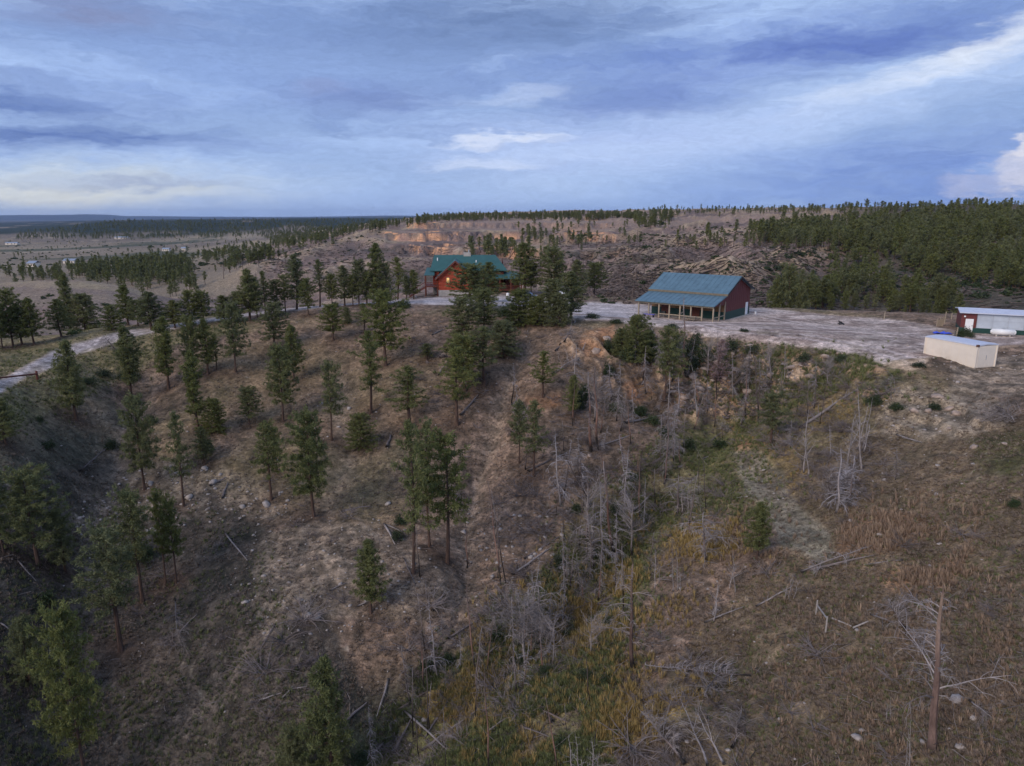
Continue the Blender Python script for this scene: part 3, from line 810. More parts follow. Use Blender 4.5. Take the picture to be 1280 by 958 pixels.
PINE_LIST = [
 # px, ytop, ybase, width, kind, region, (distance override)
 (16,364,433,32,'broad','a'),(3,385,435,26,'broad','a'),(28,382,431,26,'conical','a'),(43,374,431,28,'conical','a'),(77,375,421,27,'conical','a'),(89,344,411,20,'narrow','a'),(106,369,411,44,'bushy','a'),
 (160,357,407,26,'conical','a'),(190,366,412,38,'conical','a'),(173,376,407,22,'broad','a'),(140,383,412,24,'bushy','a'),(-3,372,436,30,'broad','a'),
 (219,376,410,26,'conical','b'),(238,364,406,30,'broad','b'),(256,366,405,28,'broad','b'),(280,370,404,26,'conical','b'),(312,338,401,38,'conical','b'),(298,366,402,26,'broad','b'),(332,340,396,24,'open','b'),(322,350,399,22,'broad','b'),
 (345,352,393,24,'broad','b'),(371,320,387,30,'conical','b'),(386,350,394,24,'broad','b'),(357,345,392,22,'tall','b'),(400,326,381,28,'open','b'),(415,344,380,22,'broad','b'),(430,333,377,24,'conical','b'),(448,327,376,26,'broad','b'),(441,345,378,20,'broad','b'),(458,340,375,24,'conical','b'),(472,306,374,32,'conical','b'),(484,330,375,26,'broad','b'),(497,322,375,26,'open','b'),(517,338,374,18,'conical','b'),(508,345,375,16,'narrow','b'),
 (88,428,526,44,'conical','c'),(157,409,499,34,'narrow','c'),(206,398,486,30,'narrow','c'),(240,398,470,30,'broad','c'),(242,440,536,30,'narrow','c'),(256,400,468,26,'narrow','c'),(290,382,465,34,'broad','c'),(268,420,462,18,'open','c'),
 (172,497,612,46,'broad','d'),(222,518,633,32,'open','d'),(253,535,581,20,'conical','d'),(267,500,540,34,'bushy','d'),(309,486,531,30,'broad','d'),(3,500,556,32,'conical','d'),
 (343,381,438,38,'broad','e'),(365,408,477,30,'conical','e'),(350,435,527,48,'broad','e'),(417,382,425,34,'broad','e'),(434,385,404,14,'bushy','e'),(480,367,457,56,'broad','e'),(461,415,516,42,'open','e'),(411,455,550,36,'tall','e'),(455,380,416,26,'open','e'),
 (335,530,625,38,'tall','f'),(387,517,646,60,'broad','f'),(451,518,560,38,'bushy','f'),(511,460,536,52,'open','f'),(344,536,590,20,'tall','f'),
 (512,528,716,44,'open','g'),(535,530,684,40,'tall','g'),(557,545,704,62,'tall','g'),(461,677,766,38,'conical','g'),
 (35,592,706,68,'broad','h'),(74,638,716,34,'conical','h'),(168,618,752,50,'tall','h'),(199,617,729,32,'tall','h'),(214,628,729,30,'tall','h'),(139,664,813,68,'tall','h'),(-6,590,690,30,'broad','h'),
 (30,775,852,46,'bushy','i'),(88,768,985,76,'broad','i'),(410,825,985,62,'conical','i'),(366,912,985,52,'bushy','i'),
 (590,333,388,48,'broad','j'),(612,329,378,28,'conical','j'),(578,374,432,40,'broad','j'),(605,364,420,42,'broad','j'),(648,363,406,46,'bushy','j'),(628,402,444,42,'bushy','j'),(582,422,490,50,'broad','j'),(572,435,531,44,'open','j'),(606,410,482,44,'open','j'),(533,430,452,26,'open','j'),
 (655,305,374,36,'conical','k',150),(690,312,376,40,'broad','k',148),(664,330,374,24,'broad','k',152),(720,326,384,24,'conical','k',146),(742,330,380,26,'broad','k',152),(690,350,405,36,'conical','k'),(712,341,402,36,'conical','k'),(672,372,406,30,'bushy','k'),(698,368,408,30,'bushy','k'),
 (796,396,452,40,'bushy','l'),(833,412,500,42,'tall','l'),(680,440,497,34,'open','l'),(718,470,522,20,'conical','l'),(649,505,579,26,'tall','l'),(668,503,595,36,'open','l'),(778,412,448,30,'bushy','l'),(812,414,450,26,'bushy','l'),
 (966,493,556,36,'tall','m'),(949,630,698,32,'conical','m'),
 (982,335,394,36,'broad','n',172),(968,350,392,24,'conical','n',172),(1000,358,394,22,'conical','n',170),
]
REGS = {
 'a': 'behind the gravel road, far left', 'b': 'in the row left of the log house', 'c': 'just below the gravel road bend',
 'd': 'halfway up the dark left slope', 'e': 'on the bare upper slope', 'f': 'halfway down the bare slope', 'g': 'in the clump above the ravine bottom',
 'h': 'in the dim lower left', 'i': 'at the bottom left edge', 'j': 'in front of the log house', 'k': 'right of the log house',
 'l': 'on the ravine head below the barn', 'm': 'alone on the right ravine side', 'n': 'behind the yard beside the barn'}
ADJ = {'narrow': 'narrow', 'conical': 'conical', 'broad': 'broad', 'open': 'sparse', 'tall': 'high-crowned', 'bushy': 'bushy'}
items = []
kcount = {}
for it in PINE_LIST:
    px, yt, yb, wd, kind, reg = it[:6]
    ymax = 168 if yb < 440 else 1e9
    if len(it) > 6:
        Y = it[6]; a = float(a_of(px, yb)); p = Vector((a * Y, Y, H(a * Y, Y)))
    else:
        p = spot1(px, min(yb, 1000))
        if p.y > 170:
            a = float(a_of(px, yb)); Y = 128; p = Vector((a * Y, Y, H(a * Y, Y)))
    h = max(1.2, top_h(p, yt))
    if len(it) <= 6 and yb > 440:          # px was read at the crown: put the foot where the trunk meets the ground
        bx = px
        for _ in range(2):
            mx_ = project(p.x, p.y, p.z + .6 * h)[0]
            bx += px - mx_; p = spot1(bx, min(yb, 1000)); h = max(1.2, top_h(p, yt))
    wm = wd * px_m(p)
    i = kcount.get(kind, 0); kcount[kind] = i + 1
    T = PINES[kind][i % 3]
    o = set_pine(T, p - Vector((0, 0, .12)), h + .12, wm * (1.08 if reg in 'jk' else (.9 if reg in 'bcei' else 1.0)), random.uniform(0, 6.28))
    size = 'small ' if h < 4.5 else ('tall ' if h > 10 else '')
    tag(o, None, 'pine tree', 'ponderosa pines on the slopes')
    items.append((px, o, (size + ADJ[kind]), REGS[reg]))
rank_labels(items, '{adj} green pine {region}')
NEAR_PINES = len(items)
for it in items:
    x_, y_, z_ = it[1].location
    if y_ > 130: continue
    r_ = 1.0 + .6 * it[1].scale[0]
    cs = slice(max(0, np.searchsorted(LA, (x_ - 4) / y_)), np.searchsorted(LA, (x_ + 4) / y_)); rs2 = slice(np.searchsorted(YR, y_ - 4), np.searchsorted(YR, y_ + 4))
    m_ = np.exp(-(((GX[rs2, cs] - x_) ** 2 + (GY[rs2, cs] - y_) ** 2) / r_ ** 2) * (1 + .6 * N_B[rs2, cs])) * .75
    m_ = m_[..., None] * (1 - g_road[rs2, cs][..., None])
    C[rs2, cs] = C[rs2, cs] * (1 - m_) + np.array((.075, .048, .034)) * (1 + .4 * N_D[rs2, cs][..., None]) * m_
fm = np.zeros((GX.shape[0] - 1, GX.shape[1] - 1), int)
def fc(m): return m[:-1, :-1] > .5
fm[fc(g_yard)] = 1; fm[fc(g_road)] = 2; fm[fc(g_drive)] = 3
fm[(GY[:-1, :-1] > 330)] = 4
fm[(GY[:-1, :-1] > 2050)] = 5
fm[(GY[:-1, :-1] > 170) & (GY[:-1, :-1] < 330) & (PX[:-1, :-1] < 330)] = 6
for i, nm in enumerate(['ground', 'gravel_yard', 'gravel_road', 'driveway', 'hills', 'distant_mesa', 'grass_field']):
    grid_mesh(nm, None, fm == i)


# far pines: sample sight lines inside surveyed woods, nearest ones as things, the rest as one mass
def sample_poly(poly, n, seed, feather=0):
    rs = np.random.default_rng(seed)
    xs = [p[0] for p in poly]; ys = [p[1] for p in poly]
    out = []
    while sum(len(o) for o in out) < n:
        x = rs.uniform(min(xs), max(xs), n * 2); y = rs.uniform(min(ys), max(ys), n * 2)
        k = inpoly(x, y, poly); out.append(np.stack([x[k], y[k]], 1))
    o = np.concatenate(out)[:n]
    return o + rs.normal(size=o.shape) * feather * np.array([1, .6]) * rs.choice([.3, 1, 1.6], (n, 1)) if feather else o
WOODS = [
 # polygon, count, (hmin,hmax), min distance, clumpiness, name
 ([(950,284),(1040,278),(1290,268),(1290,300),(1140,312),(1060,316),(1000,312),(950,306)], 900, (5, 9), 170, 0, 'in the upper wood on the right hillside'),
 ([(1080,318),(1140,310),(1290,296),(1290,396),(1200,396),(1150,388),(1100,366),(1080,350)], 420, (4.5, 8.5), 150, .3, 'behind the long metal building'),
 ([(955,378),(1000,362),(1060,350),(1100,352),(1160,372),(1200,388),(1200,404),(1120,397),(1040,392),(960,388)], 150, (4, 9), 150, 0, 'just behind the gravel yard'),
 ([(1030,318),(1090,318),(1100,352),(1050,352)], 26, (5, 8), 160, 0, 'on the bare hillside right of the barn'),
 ([(780,272),(960,269),(960,292),(900,290),(800,286)], 520, (5, 9), 400, .2, 'in the skyline wood above the barn'),
 ([(640,282),(800,280),(960,292),(1010,312),(960,318),(840,312),(660,304)], 110, (4, 7.5), 200, .3, 'scattered on slopes above the barn'),
 ([(640,290),(740,295),(750,325),(650,325)], 36, (5, 8), 260, 0, 'above the trees by the log house'),
 ([(584,308),(640,306),(644,322),(590,322)], 30, (7, 10), 300, 0, 'right above the log house roof'),
 ([(530,270),(800,268),(800,276),(640,276),(540,279)], 700, (4, 7), 800, 0, 'on the skyline behind the red bluff'),
 ([(800,262),(1290,250),(1290,262),(960,270),(800,270)], 420, (4, 7), 500, 0, 'on the skyline at the right'),
 ([(100,338),(130,332),(230,331),(240,345),(190,352),(110,350)], 420, (5, 8), 330, 0, 'in the creek wood across the valley'),
 ([(0,342),(60,338),(110,338),(110,352),(0,352)], 90, (4, 7), 330, .2, 'in the creek wood at the far left'),
 ([(150,325),(330,312),(345,326),(300,336),(230,338),(150,336)], 260, (5, 8), 380, .1, 'below the foot of the red bluff'),
 ([(165,352),(260,350),(262,372),(175,374)], 24, (5, 8), 180, 0, 'around the edge of the tan field'),
 ([(320,292),(400,284),(540,276),(540,281),(470,290),(420,302),(340,308)], 600, (5, 8), 500, .1, 'on the wooded ridge beside the bluff'),
 ([(240,320),(330,300),(400,296),(420,304),(330,314),(260,328)], 160, (5, 8), 420, .3, 'on hillocks left of the bluff'),
 ([(30,292),(140,278),(400,276),(520,276),(420,292),(300,298),(120,300),(20,300)], 1600, (6, 11), 1900, .1, 'on the dark mesa'),
 ([(20,300),(320,296),(320,330),(0,330)], 260, (2.5, 5), 600, .7, 'in the left valley'),
]
cand = []
for wi, (poly, n, hr, ymin, clump, rname) in enumerate(WOODS):
    S = sample_poly(poly, n, 1000 + wi, 6 if (min(p[1] for p in poly) > 285 and ymin > 200) else 0)
    X, Y, Z, ok = spot(S[:, 0], S[:, 1], ymin=ymin)
    ok &= Y < 7500
    ok &= ~(fbm(X / 60, Y / 120, 3, 700 + wi) < (clump - .6 if clump == 0 else clump * .6 - .35)) if clump else ok
    hh = RNG.uniform(hr[0], hr[1], len(X)) * RNG.choice([1, 1, .75], len(X))
    hh = hh * np.clip(Y / 400, 1, 3) ** .15
    for i in np.nonzero(ok)[0]:
        cand.append((hh[i] / Y[i], X[i], Y[i], Z[i], hh[i], rname, S[i, 0]))
cand.sort(key=lambda c: -c[0])
N_IND = 300 - NEAR_PINES
items = []
for i, (s, X, Y, Z, h, rname, px) in enumerate(cand[:N_IND]):
    T = FARP[i % 5] if Y > 215 else PINES[['conical', 'broad', 'tall', 'narrow'][i % 4]][i % 3]
    o = set_pine(T, (X, Y, Z - .2), h, h * random.uniform(.36, .55), random.uniform(0, 6.28))
    tag(o, None, 'pine tree', 'pines in the woods beyond the yard')
    items.append((px, o, ['dark', 'slim dark', 'rounded'][0], rname))
rank_labels(items, '{adj} pine {region}')

def gn_scatter(name, tV, tF, tint, mats, mi, gid, P, S, R, idx, tcol=None):
    """one mass object: template faces + loose points in one mesh, instanced by geometry nodes"""
    nt_, npnt = len(tV), len(P)
    V = np.concatenate([tV, P]).astype(np.float32)
    me = bpy.data.meshes.new(name)
    k = tF.shape[1]
    me.vertices.add(len(V)); me.vertices.foreach_set('co', V.ravel())
    me.loops.add(tF.size); me.loops.foreach_set('vertex_index', tF.ravel().astype(np.int32))
    me.polygons.add(len(tF)); me.polygons.foreach_set('loop_start', np.arange(0, tF.size, k, dtype=np.int32)); me.polygons.foreach_set('loop_total', np.full(len(tF), k, np.int32))
    me.polygons.foreach_set('material_index', np.asarray(mi, np.int32))
    def attr(nm, typ, a, b, key='value'):
        at = me.attributes.new(nm, typ, 'POINT'); at.data.foreach_set(key, np.concatenate([a, b]).ravel())
    attr('tint', 'FLOAT', np.asarray(tint, np.float32), np.zeros(npnt, np.float32))
    attr('is_tpl', 'BOOLEAN', np.ones(nt_, bool), np.zeros(npnt, bool))
    attr('gid', 'INT', np.asarray(gid, np.int32), np.zeros(npnt, np.int32))
    attr('pick', 'INT', np.zeros(nt_, np.int32), np.asarray(idx, np.int32))
    attr('scl', 'FLOAT_VECTOR', np.zeros((nt_, 3), np.float32), np.asarray(S, np.float32), 'vector')
    attr('rot', 'FLOAT', np.zeros(nt_, np.float32), np.asarray(R, np.float32))
    for m_ in mats: me.materials.append(m_)
    me.update()
    o = bpy.data.objects.new(name, me); COL.objects.link(o)
    ng = bpy.data.node_groups.new(name + '_nodes', 'GeometryNodeTree')
    ng.interface.new_socket('Geometry', in_out='INPUT', socket_type='NodeSocketGeometry')
    ng.interface.new_socket('Geometry', in_out='OUTPUT', socket_type='NodeSocketGeometry')
    N, Lk = ng.nodes, ng.links
    gi, go = N.new('NodeGroupInput'), N.new('NodeGroupOutput')
    def named(nm, typ):
        a = N.new('GeometryNodeInputNamedAttribute'); a.data_type = typ; a.inputs[0].default_value = nm; return a.outputs[0]
    sepg = N.new('GeometryNodeSeparateGeometry'); sepg.domain = 'POINT'
    Lk.new(gi.outputs[0], sepg.inputs[0]); Lk.new(named('is_tpl', 'BOOLEAN'), sepg.inputs[1])
    spl = N.new('GeometryNodeSplitToInstances'); spl.domain = 'POINT'
    Lk.new(sepg.outputs[0], spl.inputs['Geometry']); Lk.new(named('gid', 'INT'), spl.inputs['Group ID'])
    iop = N.new('GeometryNodeInstanceOnPoints')
    Lk.new(sepg.outputs[1], iop.inputs['Points']); Lk.new(spl.outputs[0], iop.inputs['Instance'])
    iop.inputs['Pick Instance'].default_value = True
    Lk.new(named('pick', 'INT'), iop.inputs['Instance Index'])
    cx = N.new('ShaderNodeCombineXYZ'); Lk.new(named('rot', 'FLOAT'), cx.inputs[2])
    er = N.new('FunctionNodeEulerToRotation'); Lk.new(cx.outputs[0], er.inputs[0]); Lk.new(er.outputs[0], iop.inputs['Rotation'])
    Lk.new(named('scl', 'FLOAT_VECTOR'), iop.inputs['Scale'])
    Lk.new(iop.outputs[0], go.inputs[0])
    md = o.modifiers.new('scatter', 'NODES'); md.node_group = ng
    o['kind'] = 'stuff'
    return o
def far_forest():
    rest = cand[N_IND:]
    Vs, Fs, Ts, Ms, Gs, off = [], [], [], [], [], 0
    for g in range(5):
        T, V, F4, tn = pine_arrays(950 + g, crown0=.2 + .1 * (g % 3), rad=.2 + .02 * g, nb=18, prof=['cone', 'round', 'column', 'lobed', 'cone'][g], faces=12, leafL=.9, leafW=.2, step=1.1, spread=.25)
        Vs.append(V); Fs.append(F4 + off); Ts.append(tn); Ms += [0] * len(F4); Gs += [g] * len(V); off += len(V)
        tr = Tubes(); tr.add([(0, 0, 0), (.1, 0, 5), (0, .1, 8)], [.2, .14, .05], 4)
        tf = np.array([t for f in tr.F for t in ((f[0], f[1], f[2]), (f[0], f[2], f[3]))]); Vs.append(np.array(tr.V)); Fs.append(tf + off); Ts.append(np.zeros(len(tr.V))); Ms += [1] * len(tf); Gs += [g] * len(tr.V); off += len(tr.V)
    P = np.array([(c[1], c[2], c[3] - .2) for c in rest]); hh = np.array([c[4] for c in rest])
    wx = hh / 10 * RNG.uniform(.85, 1.35, len(hh))
    S = np.stack([wx, wx, hh / 10], 1)
    o = gn_scatter('forest', np.concatenate(Vs), np.concatenate(Fs), np.concatenate(Ts), [M_NEEDLE, M_BARK], Ms, Gs, P, S, RNG.uniform(0, 6.28, len(P)), RNG.integers(0, 5, len(P)))
    tag(o, 'dark pine woods massed on the far hills and skyline', 'forest')
far_forest()

# ------------------------------------------------------------------ dead trees
SILVER, GREYB, RED, CHAR = (.25, .215, .20), (.13, .10, .088), (.20, .115, .085), (.03, .025, .022)
def curve_path(p0, d, L, bend, rr, n=5):
    """a limb that curves: bend>0 up, <0 down"""
    pts_ = [Vector(p0)]; d = Vector(d).normalized()
    side = Vector((rr.uniform(-1, 1), rr.uniform(-1, 1), 0)) * .35
    for i in range(n):
        d = (d + Vector((0, 0, bend / n)) + side / n + Vector((rr.uniform(-.12, .12), rr.uniform(-.12, .12), rr.uniform(-.1, .1)))).normalized()
        pts_.append(pts_[-1] + d * L / n)
    return pts_
def make_snag(seed, tcol=None, H=8., r0=.14, nb=20, b0=.35, blen=1.4, bend=-.8, twigs=4, stems=1, topr=.25, col=RED, tip=SILVER, char=.12, up=.2, br=.022, lean=0, prof=0):
    rr = random.Random(seed)
    root = empty('dead_tree')
    for s in range(stems):
        T = Tubes(); B = Tubes()
        ph = rr.uniform(0, 6.28); wind = rr.uniform(0, 6.28)
        off = Vector((0, 0, 0)) if s == 0 else Vector((rr.uniform(-.6, .6), rr.uniform(-.6, .6), 0))
        ln = lean if s == 0 else rr.uniform(-.12, .12)
        hs = H if s == 0 else H * rr.uniform(.55, .9)
        def ax(t): return off + Vector((ln * hs * t + hs * (.02 * math.sin(3.1 * t + ph) + .008 * math.sin(9 * t + ph)), hs * (.018 * math.sin(2.3 * t + ph) + .007 * math.sin(11 * t + 2 * ph)), hs * t))
        def tc_(t):
            if t < char: return CHAR
            k = min(1, max(0, (t - .55) / .35)); j = rr.uniform(.8, 1.2)
            return tuple((col[i] * (1 - k) + (tcol or tip)[i] * k) * j for i in range(3))
        n = 12
        T.add([ax(i / n) for i in range(n + 1)], [r0 * (1.35 if i == 0 else 1) * (1 - (1 - topr) * i / n) for i in range(n + 1)], 7, col=tc_)
        # broken splintered top
        tp = ax(1)
        T.add([tp - Vector((0, 0, .05)), tp + Vector((rr.uniform(-.05, .05), 0, .35))], [r0 * topr * .7, .01], 4, col=col if col != CHAR else tip)
        T.obj('trunk', M_WOOD, root)
        for i in range(nb):
            t = b0 + (1 - b0) * (i + rr.random()) / nb
            an = i * 2.4 + rr.uniform(-.6, .6) if rr.random() < .45 else wind + rr.gauss(0, .9)
            q = (t - b0) / (1 - b0)
            lf = (1 - .75 * q) if prof == 0 else math.sin(math.pi * min(.95, .12 + q * .85))
            L = blen * lf * rr.uniform(.3, 1.2) * (1 + .3 * math.sin(t * 17 + ph))
            if rr.random() < .25: L *= .25
            bp = curve_path(ax(t), (math.cos(an), math.sin(an), up + rr.uniform(-.2, .25)), L, bend * rr.uniform(.5, 1.3), rr)
            tn_ = rr.uniform(.65, 1.25); cc = tuple(c * tn_ for c in tip)
            B.add(bp, [br * (1 - .75 * k / 5) * (.6 + .4 * L / blen) for k in range(6)], 4, col=cc)
            for j in range(twigs if L > .5 else 1):
                k = rr.randint(1, 5); b = bp[k]; dd = (bp[k] - bp[k - 1]).normalized()
                sd = dd.cross(Vector((rr.uniform(-1, 1), rr.uniform(-1, 1), 1))).normalized() * rr.choice([-1, 1])
                tpth = curve_path(b, dd + sd * rr.uniform(.5, 1.1), L * rr.uniform(.25, .5), bend * .8, rr, 3)
                B.add(tpth, [br * .42, br * .33, br * .25, br * .14], 3, col=cc)
                if twigs > 5:
                    e2 = curve_path(tpth[2], (tpth[3] - tpth[1]) + Vector((rr.uniform(-.3, .3), rr.uniform(-.3, .3), rr.uniform(-.3, .3))) * L, L * .25, bend, rr, 2)
                    B.add(e2, [br * .28, br * .2, br * .12], 3, col=cc)
        if B.V: B.obj('branches', M_WOOD, root)['kind'] = 'stuff'
    root['H'] = H; root['R'] = blen
    return root
SNAG_KINDS = {
 'pole': [dict(H=8, r0=.10, nb=16, b0=.3, blen=1.0, twigs=2, topr=.4, col=RED, tip=GREYB, char=.2), dict(H=8, r0=.09, nb=20, b0=.35, blen=1.2, twigs=3, topr=.3, col=GREYB, char=.35, bend=-.6), dict(H=8, r0=.08, nb=12, b0=.25, blen=.8, twigs=2, topr=.45, col=(.09, .07, .062), tip=GREYB, char=.3)],
 'tall': [dict(H=8, r0=.14, nb=44, b0=.25, blen=1.5, twigs=6, col=RED, bend=-1.1, br=.027), dict(H=8, r0=.12, nb=50, b0=.2, blen=1.6, twigs=6, col=GREYB, bend=-1.3, br=.026)],
 'bushy': [dict(H=4, r0=.09, nb=52, b0=.18, blen=2.0, twigs=11, col=GREYB, bend=-.9, up=.5, br=.02, prof=1), dict(H=4, r0=.08, nb=46, b0=.3, blen=2.2, twigs=11, col=SILVER, bend=.5, up=.4, br=.02, prof=1), dict(H=4, r0=.08, nb=60, b0=.12, blen=1.6, twigs=10, col=GREYB, bend=-1.2, up=.6, prof=1)],
 'curly': [dict(H=7, r0=.19, nb=34, b0=.25, blen=2.3, twigs=9, topr=.3, col=(.13, .085, .07), tcol=(.24, .17, .13), tip=(.24, .20, .18), bend=-.75, up=.55, br=.04, char=.12), dict(H=7, r0=.21, nb=38, b0=.3, blen=2.4, twigs=9, topr=.3, col=(.16, .105, .085), tcol=(.26, .18, .13), tip=(.23, .20, .19), bend=-.5, up=.4, br=.04, char=.05)],
 'whip': [dict(H=5, r0=.055, nb=22, b0=.3, blen=1.2, twigs=5, col=SILVER, tip=(.30, .265, .25), bend=.4, up=.6, br=.016, stems=2, topr=.2, char=.05), dict(H=5, r0=.05, nb=16, b0=.25, blen=1.1, twigs=4, col=SILVER, tip=(.30, .265, .25), bend=.2, up=.7, br=.016, stems=3, topr=.2, char=.03)],
 'silver': [dict(H=6, r0=.07, nb=64, b0=.12, blen=1.2, twigs=7, col=SILVER, tip=(.31, .28, .28), bend=-1.5, up=.5, br=.026, char=.08), dict(H=6, r0=.075, nb=56, b0=.15, blen=1.4, twigs=7, col=GREYB, tip=(.29, .26, .26), bend=-1.2, up=.4, br=.026, char=.15)],
}
SNAGS = {}
ALLT = []
for ki, (k, L) in enumerate(SNAG_KINDS.items()):
    SNAGS[k] = []
    for j, kw in enumerate(L):
        t = Template(); t.root = make_snag(40 + ki * 7 + j, **kw); t.h = kw['H']; t.r = kw['blen']; t.used = False
        SNAGS[k].append(t); ALLT.append(t)
def place_t(T):
    r = T.root if not T.used else copy_tree(T.root)
    T.used = True
    return r
SNAG_LIST = [
 # px top, ytop, px base, ybase, width, kind, region
 (733,462,740,566,34,'tall','P'),(742,455,748,563,26,'pole','P'),(836,462,831,600,30,'tall','Q'),(855,510,854,568,14,'pole','Q'),(843,500,842,570,22,'silver','Q'),(825,520,826,575,22,'silver','Q'),
 (698,555,736,633,16,'pole','P'),(697,540,700,632,38,'silver','P'),(712,548,706,620,30,'silver','P'),(757,573,764,690,36,'tall','R'),(748,600,752,705,34,'silver','R'),(775,540,783,622,28,'silver','R'),(788,560,780,640,26,'silver','R'),(800,578,801,618,10,'pole','R'),
 (820,585,818,632,16,'pole','R'),(847,592,847,644,64,'bushy','R'),(791,628,791,693,56,'bushy','R'),(880,638,883,702,60,'bushy','S'),(918,690,917,742,28,'whip','S'),(734,648,735,702,12,'pole','R'),(768,690,770,735,24,'silver','R'),(860,600,858,640,30,'whip','S'),
 (702,690,706,742,18,'silver','T'),(722,690,724,735,18,'silver','T'),(610,598,626,732,10,'pole','T'),(616,610,631,728,10,'pole','T'),(622,630,622,722,10,'pole','T'),(583,655,584,710,16,'pole','T'),(521,655,524,720,14,'pole','T'),(641,455,648,520,14,'silver','P'),(644,450,641,505,14,'pole','P'),
 (820,690,817,735,24,'whip','S'),(846,690,846,738,24,'whip','S'),(779,700,775,745,22,'whip','S'),
 (792,700,791,837,60,'curly','U'),(640,740,645,868,20,'tall','V'),(585,733,594,838,18,'pole','V'),(520,740,532,814,14,'pole','V'),(526,800,528,836,10,'pole','V'),(603,843,612,965,20,'pole','V'),(554,885,557,965,14,'pole','V'),(518,880,526,950,12,'pole','V'),(462,878,464,965,22,'silver','V'),(574,790,576,835,14,'silver','V'),(552,765,553,800,10,'silver','V'),
 (680,870,697,965,16,'pole','W'),(707,878,708,914,12,'pole','W'),(733,813,737,880,12,'pole','W'),(720,920,722,975,34,'whip','W'),(742,925,740,975,30,'whip','W'),(660,730,658,800,18,'silver','V'),(690,740,686,792,22,'silver','V'),(672,735,672,785,18,'silver','V'),(706,730,704,778,20,'silver','V'),(728,720,730,752,10,'pole','V'),
 (1180,738,1164,934,96,'curly','X'),(1138,898,1136,962,20,'whip','X'),(1113,872,1114,902,14,'whip','X'),(990,718,988,750,30,'whip','X'),
 (1075,487,1075,592,46,'whip','Y'),(1090,500,1078,562,30,'whip','Y'),(1007,515,1008,590,34,'whip','Y'),(1120,558,1120,600,24,'bushy','Y'),(1036,530,1038,570,16,'silver','Y'),(990,525,988,560,16,'silver','Y'),(896,730,895,772,34,'whip','S'),
 (855,372,856,470,26,'tall','Z'),(897,408,896,500,12,'pole','Z'),(870,465,871,520,22,'silver','Z'),(943,440,945,530,16,'pole','Z'),(933,455,932,520,12,'pole','Z'),(949,445,950,500,16,'silver','Z'),(981,430,981,475,14,'whip','Z'),(917,440,916,500,14,'silver','Z'),(1033,450,1034,482,24,'bushy','Z'),(1020,452,1020,486,20,'silver','Z'),
 (720,432,716,478,22,'silver','P'),(762,455,764,500,26,'silver','Q'),(776,450,776,482,18,'silver','Q'),(808,440,806,492,26,'silver','Q'),(846,470,848,520,30,'silver','Q'),(886,476,884,515,20,'silver','Z'),(790,485,792,530,16,'silver','Q'),(960,455,958,492,16,'silver','Z'),(905,520,903,548,16,'bushy','Z'),
 (1052,560,1046,640,40,'silver','Y'),(1065,568,1062,632,40,'silver','Y'),
 (128,418,146,438,26,'bushy','G0'),
]
SREG = {'G0': 'beside the gravel road at the left', 'P': 'left of the ravine head', 'Q': 'at the ravine head', 'R': 'in the middle of the ravine', 'S': 'on the right bank of the ravine', 'T': 'left of the ravine bottom', 'U': 'beside the orange grass patch',
        'V': 'along the lower ravine bottom', 'W': 'at the bottom edge of the ravine', 'X': 'on the lower right hillside', 'Y': 'on the upper right bank', 'Z': 'on the rocky bank below the yard'}
SADJ = {'pole': 'thin charred dead trunk', 'tall': 'tall drooping dead pine', 'bushy': 'low spreading dead tree', 'curly': 'thick curly-branched dead pine', 'whip': 'slender pale dead sapling', 'silver': 'silvery twiggy dead tree'}
items = []
sc_ = {}
for (tx, ty, bx, by, wd, kind, reg) in SNAG_LIST:
    p = spot1(bx, min(by, 990)); h = top_h(p, ty); h = max(h, .8)
    i = sc_.get(kind, 0); sc_[kind] = i + 1
    T = SNAGS[kind][i % len(SNAGS[kind])]
    o = place_t(T)
    o.location = p - Vector((0, 0, .1))
    top = Vector((float(a_of(tx, ty)) * p.y, p.y, p.z + h))
    dirv = (top - o.location)
    q = dirv.to_track_quat('Z', 'Y'); q = q @ Quaternion((0, 0, 1), random.uniform(0, 6.28))
    o.rotation_mode = 'QUATERNION'; o.rotation_quaternion = q
    sz = dirv.length / (T.h + .2); sx = wd * px_m(p) / (2 * T.r * .8)
    sx = min(max(sx, .55 * sz), 1.9 * sz)
    o.scale = (sx, sx, sz)
    tag(o, None, 'dead tree', 'dead trees in the ravine')
    items.append((bx, o, SADJ[kind], SREG[reg]))
rs_ = np.random.default_rng(4242)
POCK = [([(665,520),(780,500),(900,560),(880,680),(790,720),(700,700),(640,620)], 40, 'in the middle of the ravine'), ([(700,690),(800,700),(770,800),(600,900),(480,940),(520,860),(640,760)], 34, 'along the lower ravine bottom'), ([(780,455),(1000,450),(1060,520),(960,560),(800,520)], 28, 'on the rocky bank below the yard')]
for poly, n, rn in POCK:
    for (x_, y_) in sample_poly(poly, n, int(rs_.integers(1e6))):
        kind = ['silver', 'tall', 'bushy', 'pole', 'pole'][int(rs_.integers(5))]
        p = spot1(x_, y_); T = SNAGS[kind][int(rs_.integers(len(SNAGS[kind])))]
        o = place_t(T); o.location = p - Vector((0, 0, .1)); o.rotation_mode = 'XYZ'; o.rotation_euler = (rs_.normal() * .09, rs_.normal() * .09, rs_.uniform(0, 6.28))
        h = rs_.uniform(2.2, 6.0); sz = h / T.h; sx = max(sz * .9, rs_.uniform(.35, .6)); o.scale = (sx, sx, sz)
        tag(o, None, 'dead tree', 'dead trees in the ravine'); items.append((float(x_), o, SADJ[kind], rn))
rank_labels(items, '{adj} {region}')

